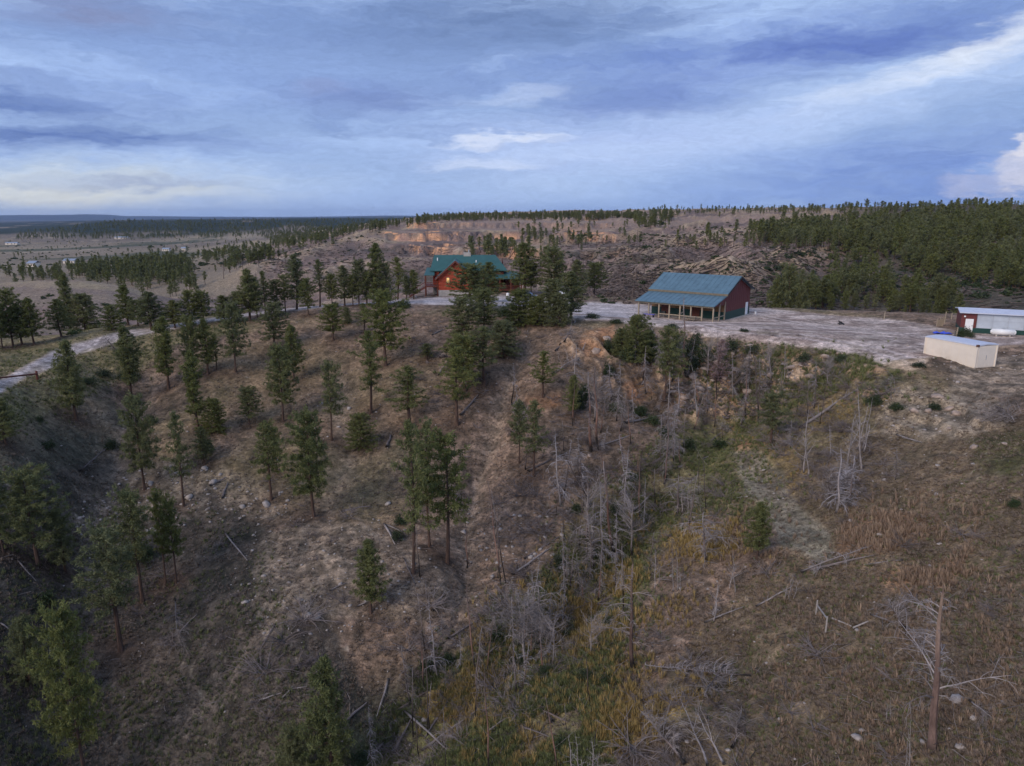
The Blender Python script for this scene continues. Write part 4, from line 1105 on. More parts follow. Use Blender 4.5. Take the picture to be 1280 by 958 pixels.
# pink dead-needled tree below the barn
T_, V_, F_, tn_ = pine_arrays(333, crown0=.05, rad=.13, nb=80, prof='column', faces=14, leafL=.26, leafW=.04)
e = empty('dead_pine'); mesh_obj('trunk', T_.V, T_.F, M_BARK, e); mesh_obj('crown', V_, F_, M_PINK, e, tint=tn_)
p = spot1(893, 478); h = top_h(p, 424); e.location = p; e.scale = (h / 10 * 1.7, h / 10 * 1.7, h / 10); e.rotation_euler = (0, .12, 0)
tag(e, 'dead pine still full of pinkish dry needles below the barn', 'dead tree')

# far burnt trunks on the slopes beyond
def far_snags():
    B = Tubes(); B.add([(0, 0, 0), (.08, 0, 3), (0, .1, 6), (.05, 0, 8)], [.2, .15, .1, .04], 5, col=GREYB)
    rr = random.Random(5)
    for i in range(9):
        t = 2.4 + i * .6; an = i * 2.4; L = rr.uniform(.4, 1.3)
        B.add([(0, 0, t), (math.cos(an) * L, math.sin(an) * L, t + .25)], [.05, .02], 3, col=GREYB)
    base = B.obj('dead_tree', M_WOOD)
    A = [([(700,300),(960,300),(960,330),(800,345),(720,350)], 46, 'on the burnt slopes above the barn roof'), ([(700,325),(800,340),(800,372),(730,372)], 16, 'on the gully slope left of the barn'),
         ([(950,300),(1060,306),(1060,318),(950,318)], 28, 'along the foot of the wood on the right'), ([(520,285),(700,290),(700,305),(520,300)], 14, 'on the ledges of the red bluff'), ([(270,330),(340,320),(345,350),(270,350)], 10, 'on the slope left of the red bluff')]
    its = []; first = True
    for k, (poly, n, rn) in enumerate(A):
        S = sample_poly(poly, n, 50 + k); X, Y, Z, ok = spot(S[:, 0], S[:, 1], ymin=170)
        for i in np.nonzero(ok)[0]:
            if Y[i] > 1000: continue
            o = base if first else base.copy()
            if not first: COL.objects.link(o)
            first = False
            s = random.uniform(.45, .95); o.location = (X[i], Y[i], Z[i] - .2); o.scale = (s * 1.1, s * 1.1, s); o.rotation_euler = (random.uniform(-.06, .06), random.uniform(-.06, .06), random.uniform(0, 6))
            tag(o, None, 'dead tree', 'burnt trunks on the far slopes'); its.append((S[i, 0], o, 'thin grey', rn))
    rank_labels(its, '{adj} burnt trunk {region}')
far_snags()

# fallen logs and fallen dead trees: (root px, py) -> (tip px, py), kind, radius px
def make_log(seed, nb=3, col=GREYB):
    rr = random.Random(seed); T = Tubes()
    T.add([(.03 * math.sin(i + seed), .03 * math.cos(i * 1.7), i) for i in range(0, 7)], [.13, .115, .11, .10, .085, .07, .035], 7, col=lambda t: CHAR if t < .12 else tuple(c * (.8 + .4 * abs(math.sin(seed + t * 9))) for c in col))
    root = empty('fallen_log'); T.obj('trunk', M_WOOD, root)
    for i in range(nb):
        B = Tubes()
        z = rr.uniform(1.2, 5.6); an = rr.uniform(0, 6.28)
        pth = curve_path((0, 0, z), (math.cos(an), math.sin(an), .6), rr.uniform(.4, 1.3), .3, rr, 3)
        B.add(pth, [.035, .025, .018, .01], 4, col=SILVER)
        B.obj('branch', M_WOOD, root)
    return root
LOGT = []
for j, (nb, c) in enumerate([(4, GREYB), (9, SILVER), (6, (.17, .14, .13)), (16, SILVER)]):
    t = Template(); t.root = make_log(70 + j, nb, c); t.h = 6.0; t.used = False; LOGT.append(t)
LOGS = [
 (690,905,640,830,2,4,'W'),(655,880,710,905,0,3,'W'),(560,880,530,925,2,4,'V'),(600,860,560,905,0,3,'V'),(505,890,560,940,1,3,'V'),(720,770,670,745,2,3,'V'),(760,700,800,670,0,3,'R'),(720,660,760,690,2,3,'R'),(700,620,740,650,0,3,'P'),(850,560,800,590,2,4,'Q'),(780,530,830,520,1,3,'Q'),(930,470,900,500,0,3,'Z'),(985,500,950,520,2,3,'Z'),(660,590,690,575,2,3,'P'),
 (640,878,703,819,0,4,'V'),(600,895,648,862,0,4,'V'),(590,930,640,895,2,3,'W'),(527,940,597,889,1,3,'V'),(486,850,471,898,1,3,'V'),(496,890,534,866,0,3,'V'),(492,944,517,894,2,3,'V'),(672,888,718,880,0,3,'W'),(560,945,605,918,2,3,'W'),
 (1002,716,1092,696,2,3,'X'),(1000,536,1074,486,1,4,'Z'),(845,586,902,542,2,3,'Q'),(842,588,885,572,1,3,'Q'),(427,641,463,634,2,4,'F'),(480,656,494,682,1,3,'F'),(482,657,506,668,1,2,'F'),(483,560,489,545,2,4,'F'),
 (281,668,309,702,1,2,'G'),(216,800,246,770,2,2,'H'),(22,702,45,728,1,2,'H'),(0,780,14,790,1,2,'H'),(262,608,284,598,2,3,'G'),(278,624,285,604,2,3,'G'),(322,878,352,868,1,2,'H'),(320,872,384,860,3,2,'H'),(352,876,366,860,1,2,'H'),
 (412,740,433,730,1,2,'F'),(344,782,326,812,2,2,'H'),(446,760,470,748,1,2,'F'),(700,432,720,402,3,3,'P'),(694,440,726,408,1,2,'P'),(722,452,732,430,1,2,'P'),(575,520,598,495,2,3,'P'),(548,470,560,452,2,2,'P'),(540,420,555,412,1,2,'P'),
 (1120,545,1152,555,1,2,'Y'),(1047,470,1062,452,1,2,'Z'),(878,470,892,490,1,2,'Z'),(790,642,815,618,1,2,'R'),(640,720,690,685,1,3,'T'),(655,700,700,672,2,3,'T'),(745,560,790,545,1,2,'Q'),(810,570,840,560,1,2,'Q'),(880,780,930,760,1,2,'X'),(945,760,990,735,1,2,'S'),
 (560,800,600,775,2,3,'V'),(606,822,640,795,2,3,'V'),(648,800,690,770,1,2,'V'),(640,905,690,925,2,2,'W'),(720,870,745,905,2,2,'W'),(1088,770,1140,790,1,2,'X'),(480,930,455,955,2,3,'V'),(430,905,458,880,2,4,'V'),(540,765,556,742,2,3,'T'),(505,700,520,735,2,2,'T'),
 (1128,702,1080,708,1,2,'X'),(985,470,1015,452,1,3,'Z'),(150,640,170,655,2,2,'G'),(100,590,135,560,2,2,'G'),
]
SREG.update({'F': 'on the stony knob left of the ravine', 'G': 'on the dark upper left slope', 'H': 'on the dim lower left slope'})
items = []
for i, (x0, y0, x1, y1, k, wpx, reg) in enumerate(LOGS):
    p0, p1 = spot1(x0, y0), spot1(x1, y1)
    d = p1 - p0
    if d.length > 16: d = d.normalized() * 8
    T = LOGT[k]; o = place_t(T)
    r = .13
    o.location = p0 + Vector((0, 0, r)); o.rotation_mode = 'QUATERNION'; o.rotation_quaternion = d.to_track_quat('Z', 'Y') @ Quaternion((0, 0, 1), random.uniform(0, 6.28))
    s = d.length / 6.0; sx = wpx * px_m(p0) / .26; sx = min(max(sx, .5), 1.4)
    o.scale = (sx, sx, s)
    tag(o, None, 'fallen log', 'fallen trunks on the slopes')
    items.append(((x0 + x1) / 2, o, ['grey', 'pale', 'dark', 'pale branchy'][k], SREG[reg]))
rank_labels(items, '{adj} fallen trunk lying {region}')
# fallen crowns: dead trees lying with their spray of branches
SPRAYS = [
 (1000,718,1084,699,30,'silver','fallen grey tree bristling with branches at the foot of the old track'),
 (938,850,806,848,40,'silver','long pale dead tree lying across the grass with silver branches'),
 (905,835,880,885,60,'bushy','silver branch spray spilling from the root end of the long fallen tree'),
 (1052,590,1040,650,70,'bushy','tangled heap of silver twigs on the bank below the track'),
 (1040,600,1075,590,60,'bushy','upper half of the tangled heap of silver twigs on the bank'),
 (1246,512,1264,538,60,'bushy','silver brush pile at the right edge above the dark hollow'),
 (1252,515,1225,535,50,'bushy','left half of the brush pile at the right edge'),
 (218,752,222,808,46,'bushy','fallen grey treetop fanning downhill in the dim lower left'),
 (366,748,388,780,26,'bushy','small silvery fallen branch on the pale slope at left'),
 (856,958,800,905,90,'bushy','large silver tangle of dead branches at the bottom edge, left part'),
 (885,965,850,890,90,'whip','upright silver branches in the tangle at the bottom edge'),
 (915,940,925,895,70,'bushy','right part of the silver tangle at the bottom edge'),
 (705,430,722,405,36,'bushy','bleached fallen treetop right under the pines by the driveway'),
 (690,470,720,455,44,'bushy','mass of lilac grey dead twigs below the driveway pines'),
 (1090,500,1125,492,44,'bushy','low grey brush heap at the top of the right bank'),
 (1020,480,1040,455,40,'bushy','bare twiggy heap below the green slope edge of the yard'),
 (640,540,660,525,30,'bushy','low heap of grey twigs on the brown slope in mid picture'),
 (575,640,560,610,30,'bushy','fallen grey branches behind the clump of pines'),
 (800,880,830,870,34,'bushy','small grey branch heap left of the long fallen tree'),
 (1210,880,1235,905,60,'bushy','grey brush on the ground right of the thick barked dead pine'),
 (1130,790,1110,760,60,'bushy','thin grey brush left of the thick barked dead pine'),
 (820,425,812,412,20,'whip','bare shrub at the rim of the bank in front of the barn porch'),
]
for i, (x0, y0, x1, y1, wd, kind, lab) in enumerate(SPRAYS):
    p0, p1 = spot1(x0, min(y0, 985)), spot1(x1, y1)
    d = p1 - p0; d.z += .25 * d.length * .5
    if d.length > 9: d = d.normalized() * 6
    T = SNAGS[kind][i % len(SNAGS[kind])]; o = place_t(T)
    o.name = 'fallen_tree'
    o.location = p0 + Vector((0, 0, .25)); o.rotation_mode = 'QUATERNION'; o.rotation_quaternion = d.to_track_quat('Z', 'Y') @ Quaternion((0, 0, 1), random.uniform(0, 6.28))
    sz = max(d.length / T.h, .3); sx = wd * px_m(p0) / (2 * T.r); sx = min(max(sx, .3), 1.3)
    o.scale = (sx, sx, sz)
    tag(o, lab, 'fallen tree', 'fallen dead treetops')
for t in ALLT + LOGT:
    if not t.used:
        for c in list(t.root.children): bpy.data.objects.remove(c)
        bpy.data.objects.remove(t.root)
for L in list(PINES.values()) + [FARP]:
    for t in L:
        if not t.used:
            for c in list(t.root.children): bpy.data.objects.remove(c)
            bpy.data.objects.remove(t.root)
for o in list(bpy.data.objects):
    for k in ('H', 'R'):
        if k in o: del o[k]

# litter: sticks and branches strewn over the burnt ground (nobody could count them)
def dead_brush():
    rr = random.Random(8); Vs, Fs, G, off = [], [], [], 0
    for g in range(4):
        T = Tubes()
        for i in range(26):
            an = rr.uniform(0, 6.28); e_ = rr.uniform(.2, 1.3)
            pth = curve_path((rr.uniform(-.12, .12), rr.uniform(-.12, .12), 0), (math.cos(an), math.sin(an), e_), rr.uniform(.5, 1.15), rr.uniform(-.7, .4), rr, 3)
            T.add(pth, [.014, .011, .008, .004], 3)
            for j in range(2):
                k = rr.randint(1, 2); T.add(curve_path(pth[k], (math.cos(an + rr.uniform(-1, 1)), math.sin(an + rr.uniform(-1, 1)), rr.uniform(-.2, 1)), rr.uniform(.2, .5), -.3, rr, 2), [.008, .006, .003], 3)
        F = [q for f in T.F for q in (((f[0], f[1], f[2]), (f[0], f[2], f[3])) if len(f) == 4 else (f,))]
        Vs.append(np.array(T.V)); Fs.append(np.array(F) + off); off += len(T.V); G += [g] * len(T.V)
    zones = [([(640,470),(780,450),(900,500),(900,660),(800,720),(700,860),(560,960),(470,960),(520,850),(640,720),(640,600)], 620), ([(770,450),(900,430),(1060,440),(1110,480),(1060,560),(960,560),(860,520)], 380), ([(960,520),(1100,560),(1090,640),(1000,660)], 90), ([(800,820),(980,840),(960,960),(760,960)], 60), ([(480,400),(700,410),(690,470),(520,520)], 70), ([(100,560),(560,600),(520,900),(200,900)], 90), ([(960,700),(1290,640),(1290,960),(960,960)], 35)]
    Ps, Ss = [], []
    for zi, (poly, n) in enumerate(zones):
        S = sample_poly(poly, n, 6100 + zi, 14); X, Y, Z, ok = spot(S[:, 0], S[:, 1]); ok &= Y < 125
        ok &= fbm(X / 5, Y / 5, 3, 66) > -.3
        k = np.exp(RNG.normal(-.1, .4, n)); Ps.append(np.stack([X, Y, Z - .03], 1)[ok]); Ss.append(np.stack([k, k, k * .85], 1)[ok])
    P = np.concatenate(Ps); S = np.concatenate(Ss)
    o = gn_scatter('dead_brush', np.concatenate(Vs), np.concatenate(Fs), np.tile([.2, .8], off)[:off], [mat_tuft('grey_twigs', (.11, .085, .075), (.28, .235, .22))], [0] * sum(len(f) for f in Fs), G, P, S, RNG.uniform(0, 6.28, len(P)), RNG.integers(0, 4, len(P)))
    tag(o, 'grey leafless brush and dead twigs filling the ravine', 'brush')
dead_brush()
def stick_litter():
    zones = [([(560,560),(760,480),(900,500),(960,600),(880,720),(800,900),(720,970),(440,970),(520,820),(600,720)], 2600), ([(860,430),(1120,440),(1140,560),(1040,640),(960,560),(880,500)], 700),
             ([(180,560),(560,620),(560,800),(300,960),(100,960),(0,700)], 600), ([(820,840),(1280,700),(1280,958),(800,958)], 500), ([(480,400),(760,410),(740,480),(520,560)], 350)]
    V = []; Fc = []; Cc = []
    for zi, (poly, n) in enumerate(zones):
        S = sample_poly(poly, n, 300 + zi); X, Y, Z, ok = spot(S[:, 0], S[:, 1])
        an = RNG.uniform(0, 6.28, n); L = RNG.uniform(.25, 1.5, n) ** 1.3; up = RNG.uniform(0, .5, n) ** 2; R = RNG.uniform(.008, .028, n); tone = RNG.uniform(.5, 1.35, n)
        up = np.where(RNG.random(n) < .12, RNG.uniform(.6, 2.5, n), up)
        for i in range(n):
            if not ok[i]: continue
            c, s = math.cos(an[i]), math.sin(an[i]); l = L[i] / 2; r = R[i]
            b = len(V); z = Z[i] + .04 + r
            bowl = up[i] * l
            ends = [(-l, .0), (0, bowl * .35 + .03), (l, bowl)]
            kx = random.uniform(-.2, .2) * l
            for j, (q, zz) in enumerate(ends):
                ox = kx if j == 1 else 0; rr_ = r * (1, .8, .35)[j]
                x = X[i] + c * q - s * ox; y = Y[i] + s * q + c * ox
                V += [(x - s * rr_, y + c * rr_, z + zz), (x + s * rr_, y - c * rr_, z + zz), (x, y, z + zz + rr_ * 1.5)]
            for j in (0, 3):
                for k in range(3):
                    Fc.append((b + j + k, b + j + (k + 1) % 3, b + j + 3 + (k + 1) % 3, b + j + 3 + k))
            base = SILVER if RNG.random() < .6 else GREYB
            Cc += [tuple(v * tone[i] for v in base)] * 9
    o = mesh_obj('fallen_sticks', np.array(V), np.array(Fc), M_WOOD, col=Cc); o['kind'] = 'stuff'
    tag(o, 'bleached sticks and broken branches strewn over the burnt slopes', 'sticks')
stick_litter()
def far_logs():
    V = []; Fc = []; Cc = []; rr = random.Random(12)
    for zi, (poly, n) in enumerate([([(690,300),(960,292),(1010,330),(960,390),(760,385),(690,350)], 1500), ([(330,300),(560,300),(690,320),(690,340),(330,345)], 350), ([(960,310),(1290,300),(1290,395),(960,390)], 350)]):
        S = sample_poly(poly, n, 3300 + zi, 5); X, Y, Z, ok = spot(S[:, 0], S[:, 1], ymin=150)
        for i in np.nonzero(ok & (Y < 900))[0]:
            an = rr.gauss(0, .5); L = rr.uniform(1.5, 6) / 2; r = rr.uniform(.07, .17); c, s_ = math.cos(an), math.sin(an); b = len(V)
            z1 = H(X[i] + c * L, Y[i] + s_ * L); z0 = H(X[i] - c * L, Y[i] - s_ * L)
            for q, z in ((-L, z0), (L, z1)):
                x = X[i] + c * q; y = Y[i] + s_ * q
                V += [(x - s_ * r, y + c * r, z + .1), (x + s_ * r, y - c * r, z + .1), (x, y, z + .1 + r * 1.6)]
            for k in range(3): Fc.append((b + k, b + (k + 1) % 3, b + 3 + (k + 1) % 3, b + 3 + k))
            t = rr.choice([.25, .4, .7, 1.1]); Cc += [tuple(v * t for v in GREYB)] * 6
    o = mesh_obj('fallen_trunks', np.array(V), np.array(Fc), M_WOOD, col=Cc); o['kind'] = 'stuff'
    tag(o, 'fallen burnt trunks lying all over the far slopes', 'logs')
far_logs()

# ------------------------------------------------------------------ shrubs
def shrub_t(seed, R=1.0, hgt_=1.2, n=90, faces=12, leaf=.2):
    rs = np.random.default_rng(seed)
    d = rs.normal(size=(n, 3)); d /= np.linalg.norm(d, axis=1)[:, None]; d[:, 2] = np.abs(d[:, 2])
    lump = 1 + .28 * np.sin(d[:, 0] * 5 + seed) * np.cos(d[:, 1] * 4 + seed)
    c = d * np.array([R, R, hgt_]) * (rs.uniform(.5, 1, (n, 1)) * lump[:, None]) + np.array([0, 0, .12])
    cc = np.repeat(c, faces, 0); q = rs.normal(size=cc.shape) * .17
    v = rs.normal(size=cc.shape); v /= np.linalg.norm(v, axis=1)[:, None]
    u = np.cross(v, rs.normal(size=cc.shape)); u /= np.linalg.norm(u, axis=1)[:, None]
    L = leaf * rs.uniform(.6, 1.2, (len(cc), 1)); st = cc + q
    V = np.stack([st, st + v * L * .5 + u * L * .3, st + v * L, st + v * L * .5 - u * L * .3], 1).reshape(-1, 3)
    V[:, 2] = np.maximum(V[:, 2], .02)
    F4 = np.arange(len(cc) * 4).reshape(-1, 4)
    tn = np.repeat(np.repeat(rs.uniform(0, 1, n), faces) * .7 + rs.uniform(0, .3, n * faces), 4)
    e = empty('shrub')
    T = Tubes()
    for k in range(7):
        an = k * .9 + seed; T.add([(0, 0, 0), (math.cos(an) * R * .35, math.sin(an) * R * .35, hgt_ * .4), (math.cos(an) * R * .6, math.sin(an) * R * .6, hgt_ * .75)], [.04, .025, .01], 4)
    mesh_obj('stems', T.V, T.F, M_BARK, e); mesh_obj('foliage', V, F4, M_LEAF, e, tint=tn)
    t = Template(); t.root = e; t.used = False; t.h = hgt_ + .12; t.r = R
    return t
SH = [shrub_t(s) for s in (1, 2, 3, 4)]
SHRUBS = [(868,438,24,18),(856,446,20,16),(880,452,24,18),(866,462,22,16),(775,440,26,22),(788,452,24,18),(812,446,22,20),(760,440,16,14),(914,438,22,13),(940,442,20,10),(1005,452,18,10),(1052,452,18,8),(845,440,18,20),
 (800,520,22,12),(770,515,20,12),(815,530,22,10),(830,545,20,10),(760,470,14,14),(730,500,16,20),(724,512,16,22),(860,560,20,10),(900,560,22,10),(790,600,20,10),(770,640,20,12),(1092,505,22,10),(1168,512,18,8),(1120,512,20,8),(1268,632,18,8),(720,640,18,10),
 (760,785,14,16),(708,800,14,14),(742,782,12,12),(700,710,20,14),(560,830,16,14),(535,838,18,14),(620,800,22,12),(500,655,16,10),(496,675,18,12),(505,385,20,8),(418,384,12,6),(630,395,26,10),(740,398,18,6),(770,404,20,5),(840,410,18,5),(1148,458,20,5),(930,414,14,3),
 (170,548,18,12),(140,560,20,10),(190,530,16,10),(60,560,20,8),(50,528,10,8),(260,565,16,16),(130,470,24,8),(110,480,24,8),(160,472,24,8),(60,760,26,20),(100,860,30,20),(180,700,30,16),(395,905,20,12),(90,905,30,16),(650,830,22,10),(680,845,22,12),(730,850,20,14),(755,855,22,10),(700,935,24,12),(450,955,30,14),
 (1040,404,0,0)]
items = []
def where(px, py):
    rows = 'top' 
    if py < 480: return 'near the rim right of the barn' if px > 960 else ('below the barn at the ravine head' if px > 700 else 'near the driveway rim')
    if px > 1080: return 'on the right hillside'
    if px < 480: return 'on the left slope'
    if py < 660: return 'on the upper ravine floor'
    return 'on the lower ravine floor'
for i, (px, py, wd, hp) in enumerate(SHRUBS):
    if wd == 0: continue
    p = spot1(px, py); m = px_m(p); T = SH[i % 4]
    o = place_t(T); o.location = p - Vector((0, 0, .05)); o.rotation_euler = (0, 0, i * 1.3)
    sx = wd * m / (2 * T.r) * .95; o.scale = (sx, sx * .9, hp * m / T.h * 1.1)
    tag(o, None, 'shrub', 'green shrubs on the slopes'); items.append((px, o, 'low leafy', where(px, py)))
rank_labels(items, '{adj} green shrub {region}')

# low brush on the far slopes, far too many to count
def brush():
    rs = np.random.default_rng(77)
    Vs, Fs, Ts, G, off = [], [], [], [], 0
    for g in range(3):
        n = 60; d = rs.normal(size=(n, 3)); d /= np.linalg.norm(d, axis=1)[:, None]; d[:, 2] = np.abs(d[:, 2])
        c = d * np.array([.8, .8, .7]) * rs.uniform(.4, 1, (n, 1)); v = rs.normal(size=c.shape); v /= np.linalg.norm(v, axis=1)[:, None]
        u = np.cross(v, rs.normal(size=c.shape)); u /= np.linalg.norm(u, axis=1)[:, None]
        V = np.stack([c - v * .2, c + u * .14, c + v * .2, c - u * .14], 1).reshape(-1, 3); V[:, 2] = np.maximum(V[:, 2], 0)
        Vs.append(V); Fs.append(np.arange(len(V)).reshape(-1, 4) + off); off += len(V); Ts.append(np.repeat(rs.uniform(0, 1, n), 4)); G += [g] * len(V)
    for nm, mat, zones, lab, seed in (
        ('brush', M_LEAF, [([(690,300),(960,290),(1010,330),(960,390),(760,385),(720,350),(690,335)], 900, .75), ([(700,286),(960,284),(960,300),(700,296)], 320, 1.0), ([(950,310),(1290,300),(1290,370),(960,370)], 1200, .9), ([(0,300),(330,296),(330,335),(0,335)], 450, 1.8), ([(330,300),(480,296),(480,330),(330,345)], 350, .7), ([(0,372),(300,372),(300,405),(0,415)], 260, .6)], 'low dark brush dotted over the far slopes and valley', 1),
        ('dry_brush', mat_tuft('grey_brush', (.10, .08, .07), (.24, .19, .17)), [([(690,300),(960,290),(1010,330),(960,390),(760,385),(720,350),(690,335)], 4200, .6), ([(330,300),(690,318),(690,335),(330,345)], 900, .6), ([(950,310),(1290,300),(1290,370),(960,370)], 900, .7), ([(480,400),(1000,440),(1100,480),(900,640),(560,560)], 700, .45)], 'grey brown dead brush dotted over the burnt slopes', 2)):
        Ps, Ss = [], []
        for zi, (poly, n, sc__) in enumerate(zones):
            S = sample_poly(poly, n, 7000 + seed * 50 + zi, 6); X, Y, Z, ok = spot(S[:, 0], S[:, 1], ymin=60); ok &= (Y < 2500) & (fbm(X / 40, Y / 60, 3, 90 + seed) > -.22)
            ok &= ~((Y > 75) & (Y < 150) & inpoly(S[:, 0], S[:, 1], P_YARD))
            k = sc__ * np.exp(rs.normal(0, .45, n)); Ps.append(np.stack([X, Y, Z - .05], 1)[ok]); Ss.append(np.stack([k, k, k * .8], 1)[ok])
        P = np.concatenate(Ps); S = np.concatenate(Ss)
        o = gn_scatter(nm, np.concatenate(Vs), np.concatenate(Fs), np.concatenate(Ts), [mat], [0] * sum(len(f) for f in Fs), G, P, S, rs.uniform(0, 6.28, len(P)), rs.integers(0, 3, len(P)))
        tag(o, lab, 'brush')
brush()

# ------------------------------------------------------------------ grass, stones
def tuft_template(seed, n=13, h=.27, spread=.2, wdt=.015):
    rs = np.random.default_rng(seed)
    V = []; 
    for i in range(n):
        an = rs.uniform(0, 6.28); r = rs.uniform(0, spread * .4); hh = h * rs.uniform(.6, 1.15); o = rs.uniform(.3, 1) * spread
        c, s = math.cos(an), math.sin(an); w_ = wdt
        V += [(c * r - s * w_, s * r + c * w_, 0), (c * r + s * w_, s * r - c * w_, 0), (c * (r + o * .5) + s * w_ * .8, s * (r + o * .5) - c * w_ * .8, hh * .6), (c * (r + o), s * (r + o), hh)]
    V = np.array(V); return V, np.arange(len(V)).reshape(-1, 4), np.tile([0, 0, .6, 1.], n)
def grass(name, zones, mat, label, hscale, seed, dmax=150):
    Vs, Fs, Ts, G, off = [], [], [], [], 0
    for g in range(3):
        V, F4, tn = tuft_template(seed + g); Vs.append(V); Fs.append(F4 + off); Ts.append(tn); G += [g] * len(V); off += len(V)
    Ps, Ss = [], []
    for zi, (poly, n, s) in enumerate(zones):
        S = sample_poly(poly, n, seed * 10 + zi, 16); X, Y, Z, ok = spot(S[:, 0], S[:, 1]); ok &= Y < dmax
        m = (fbm(X / 3.5, Y / 3.5, 3, seed + 5) > -.25) & ok
        # keep the gravel clear
        _x, _y, _ = project(X, Y, Z)
        m &= ~(inpoly(_x, _y, [(905,560),(955,555),(990,605),(1055,690),(1030,712),(975,685),(925,620)]) & (RNG.random(n) < .6))
        m &= ~inpoly(_x, _y, P_ROAD) & ~(inpoly(_x, _y, P_YARD) & (RNG.random(n) < .93)) & ~inpoly(_x, _y, P_DRIVE)
        Ps.append(np.stack([X, Y, Z - .02], 1)[m]); k = s * RNG.uniform(.6, 1.4, m.sum()); Ss.append(np.stack([k, k, k * hscale], 1))
    P = np.concatenate(Ps); S = np.concatenate(Ss)
    o = gn_scatter(name, np.concatenate(Vs), np.concatenate(Fs), np.concatenate(Ts), [mat], [0] * sum(len(f) for f in Fs), G, P, S, RNG.uniform(0, 6.28, len(P)), RNG.integers(0, 3, len(P)))
    tag(o, label, 'grass')
ALLN = [(0,480),(140,430),(330,400),(560,385),(740,400),(1000,432),(1290,440),(1290,975),(-10,975)]
M_DRY = mat_tuft('dry_grass', (.13, .10, .08), (.25, .19, .145)); M_GRN = mat_tuft('green_grass', (.065, .080, .034), (.20, .21, .085))
M_ORG = mat_tuft('orange_grass', (.20, .14, .05), (.42, .30, .12)); M_RUS = mat_tuft('russet_grass', (.18, .115, .08), (.36, .26, .18))
grass('dry_grass', [(ALLN, 42000, .8), ([(820,560),(1290,520),(1290,975),(760,975)], 22000, .5)], M_DRY, 'short dry tan grass covering the slopes of the ravine', .8, 500)
grass('green_grass', [(GREEN, 17000, 1.0), ([(760,428),(1120,440),(1120,480),(960,520),(860,470)], 3500, 1.3), ([(960,700),(1290,560),(1290,975),(820,975)], 3800, .6), ([(-10,440),(230,410),(330,400),(160,470),(60,520),(-10,540)], 2500, .9), ([(-10,640),(300,640),(450,975),(-10,975)], 3500, .9)], M_GRN, 'green weeds and grass along the ravine floor', 1.2, 510)
grass('orange_grass', [(ORANGE[0], 1500, 1.3)] + [(P, 700, 1.05) for P in ORANGE[1:4]] + [(P, 120, .8) for P in ORANGE[4:]] + [([(600,760),(800,640),(860,760),(760,960),(560,960)], 2600, 1.0)], M_ORG, 'tall golden orange grass in patches on the ravine floor', 1.5, 520)
grass('russet_grass', [([(1040,660),(1110,640),(1160,645),(1140,680),(1080,690)], 300, 1.3), ([(1090,720),(1210,705),(1190,735),(1110,732)], 190, 1.2), ([(1060,600),(1240,640),(1200,700),(1060,700)], 260, 1.1), ([(960,700),(1290,700),(1290,960),(960,960)], 1200, .9), ([(900,640),(990,640),(980,700),(900,700)], 300, 1.1)], M_RUS, 'rusty bunches of bluestem grass on the right hillside', 1.5, 530)

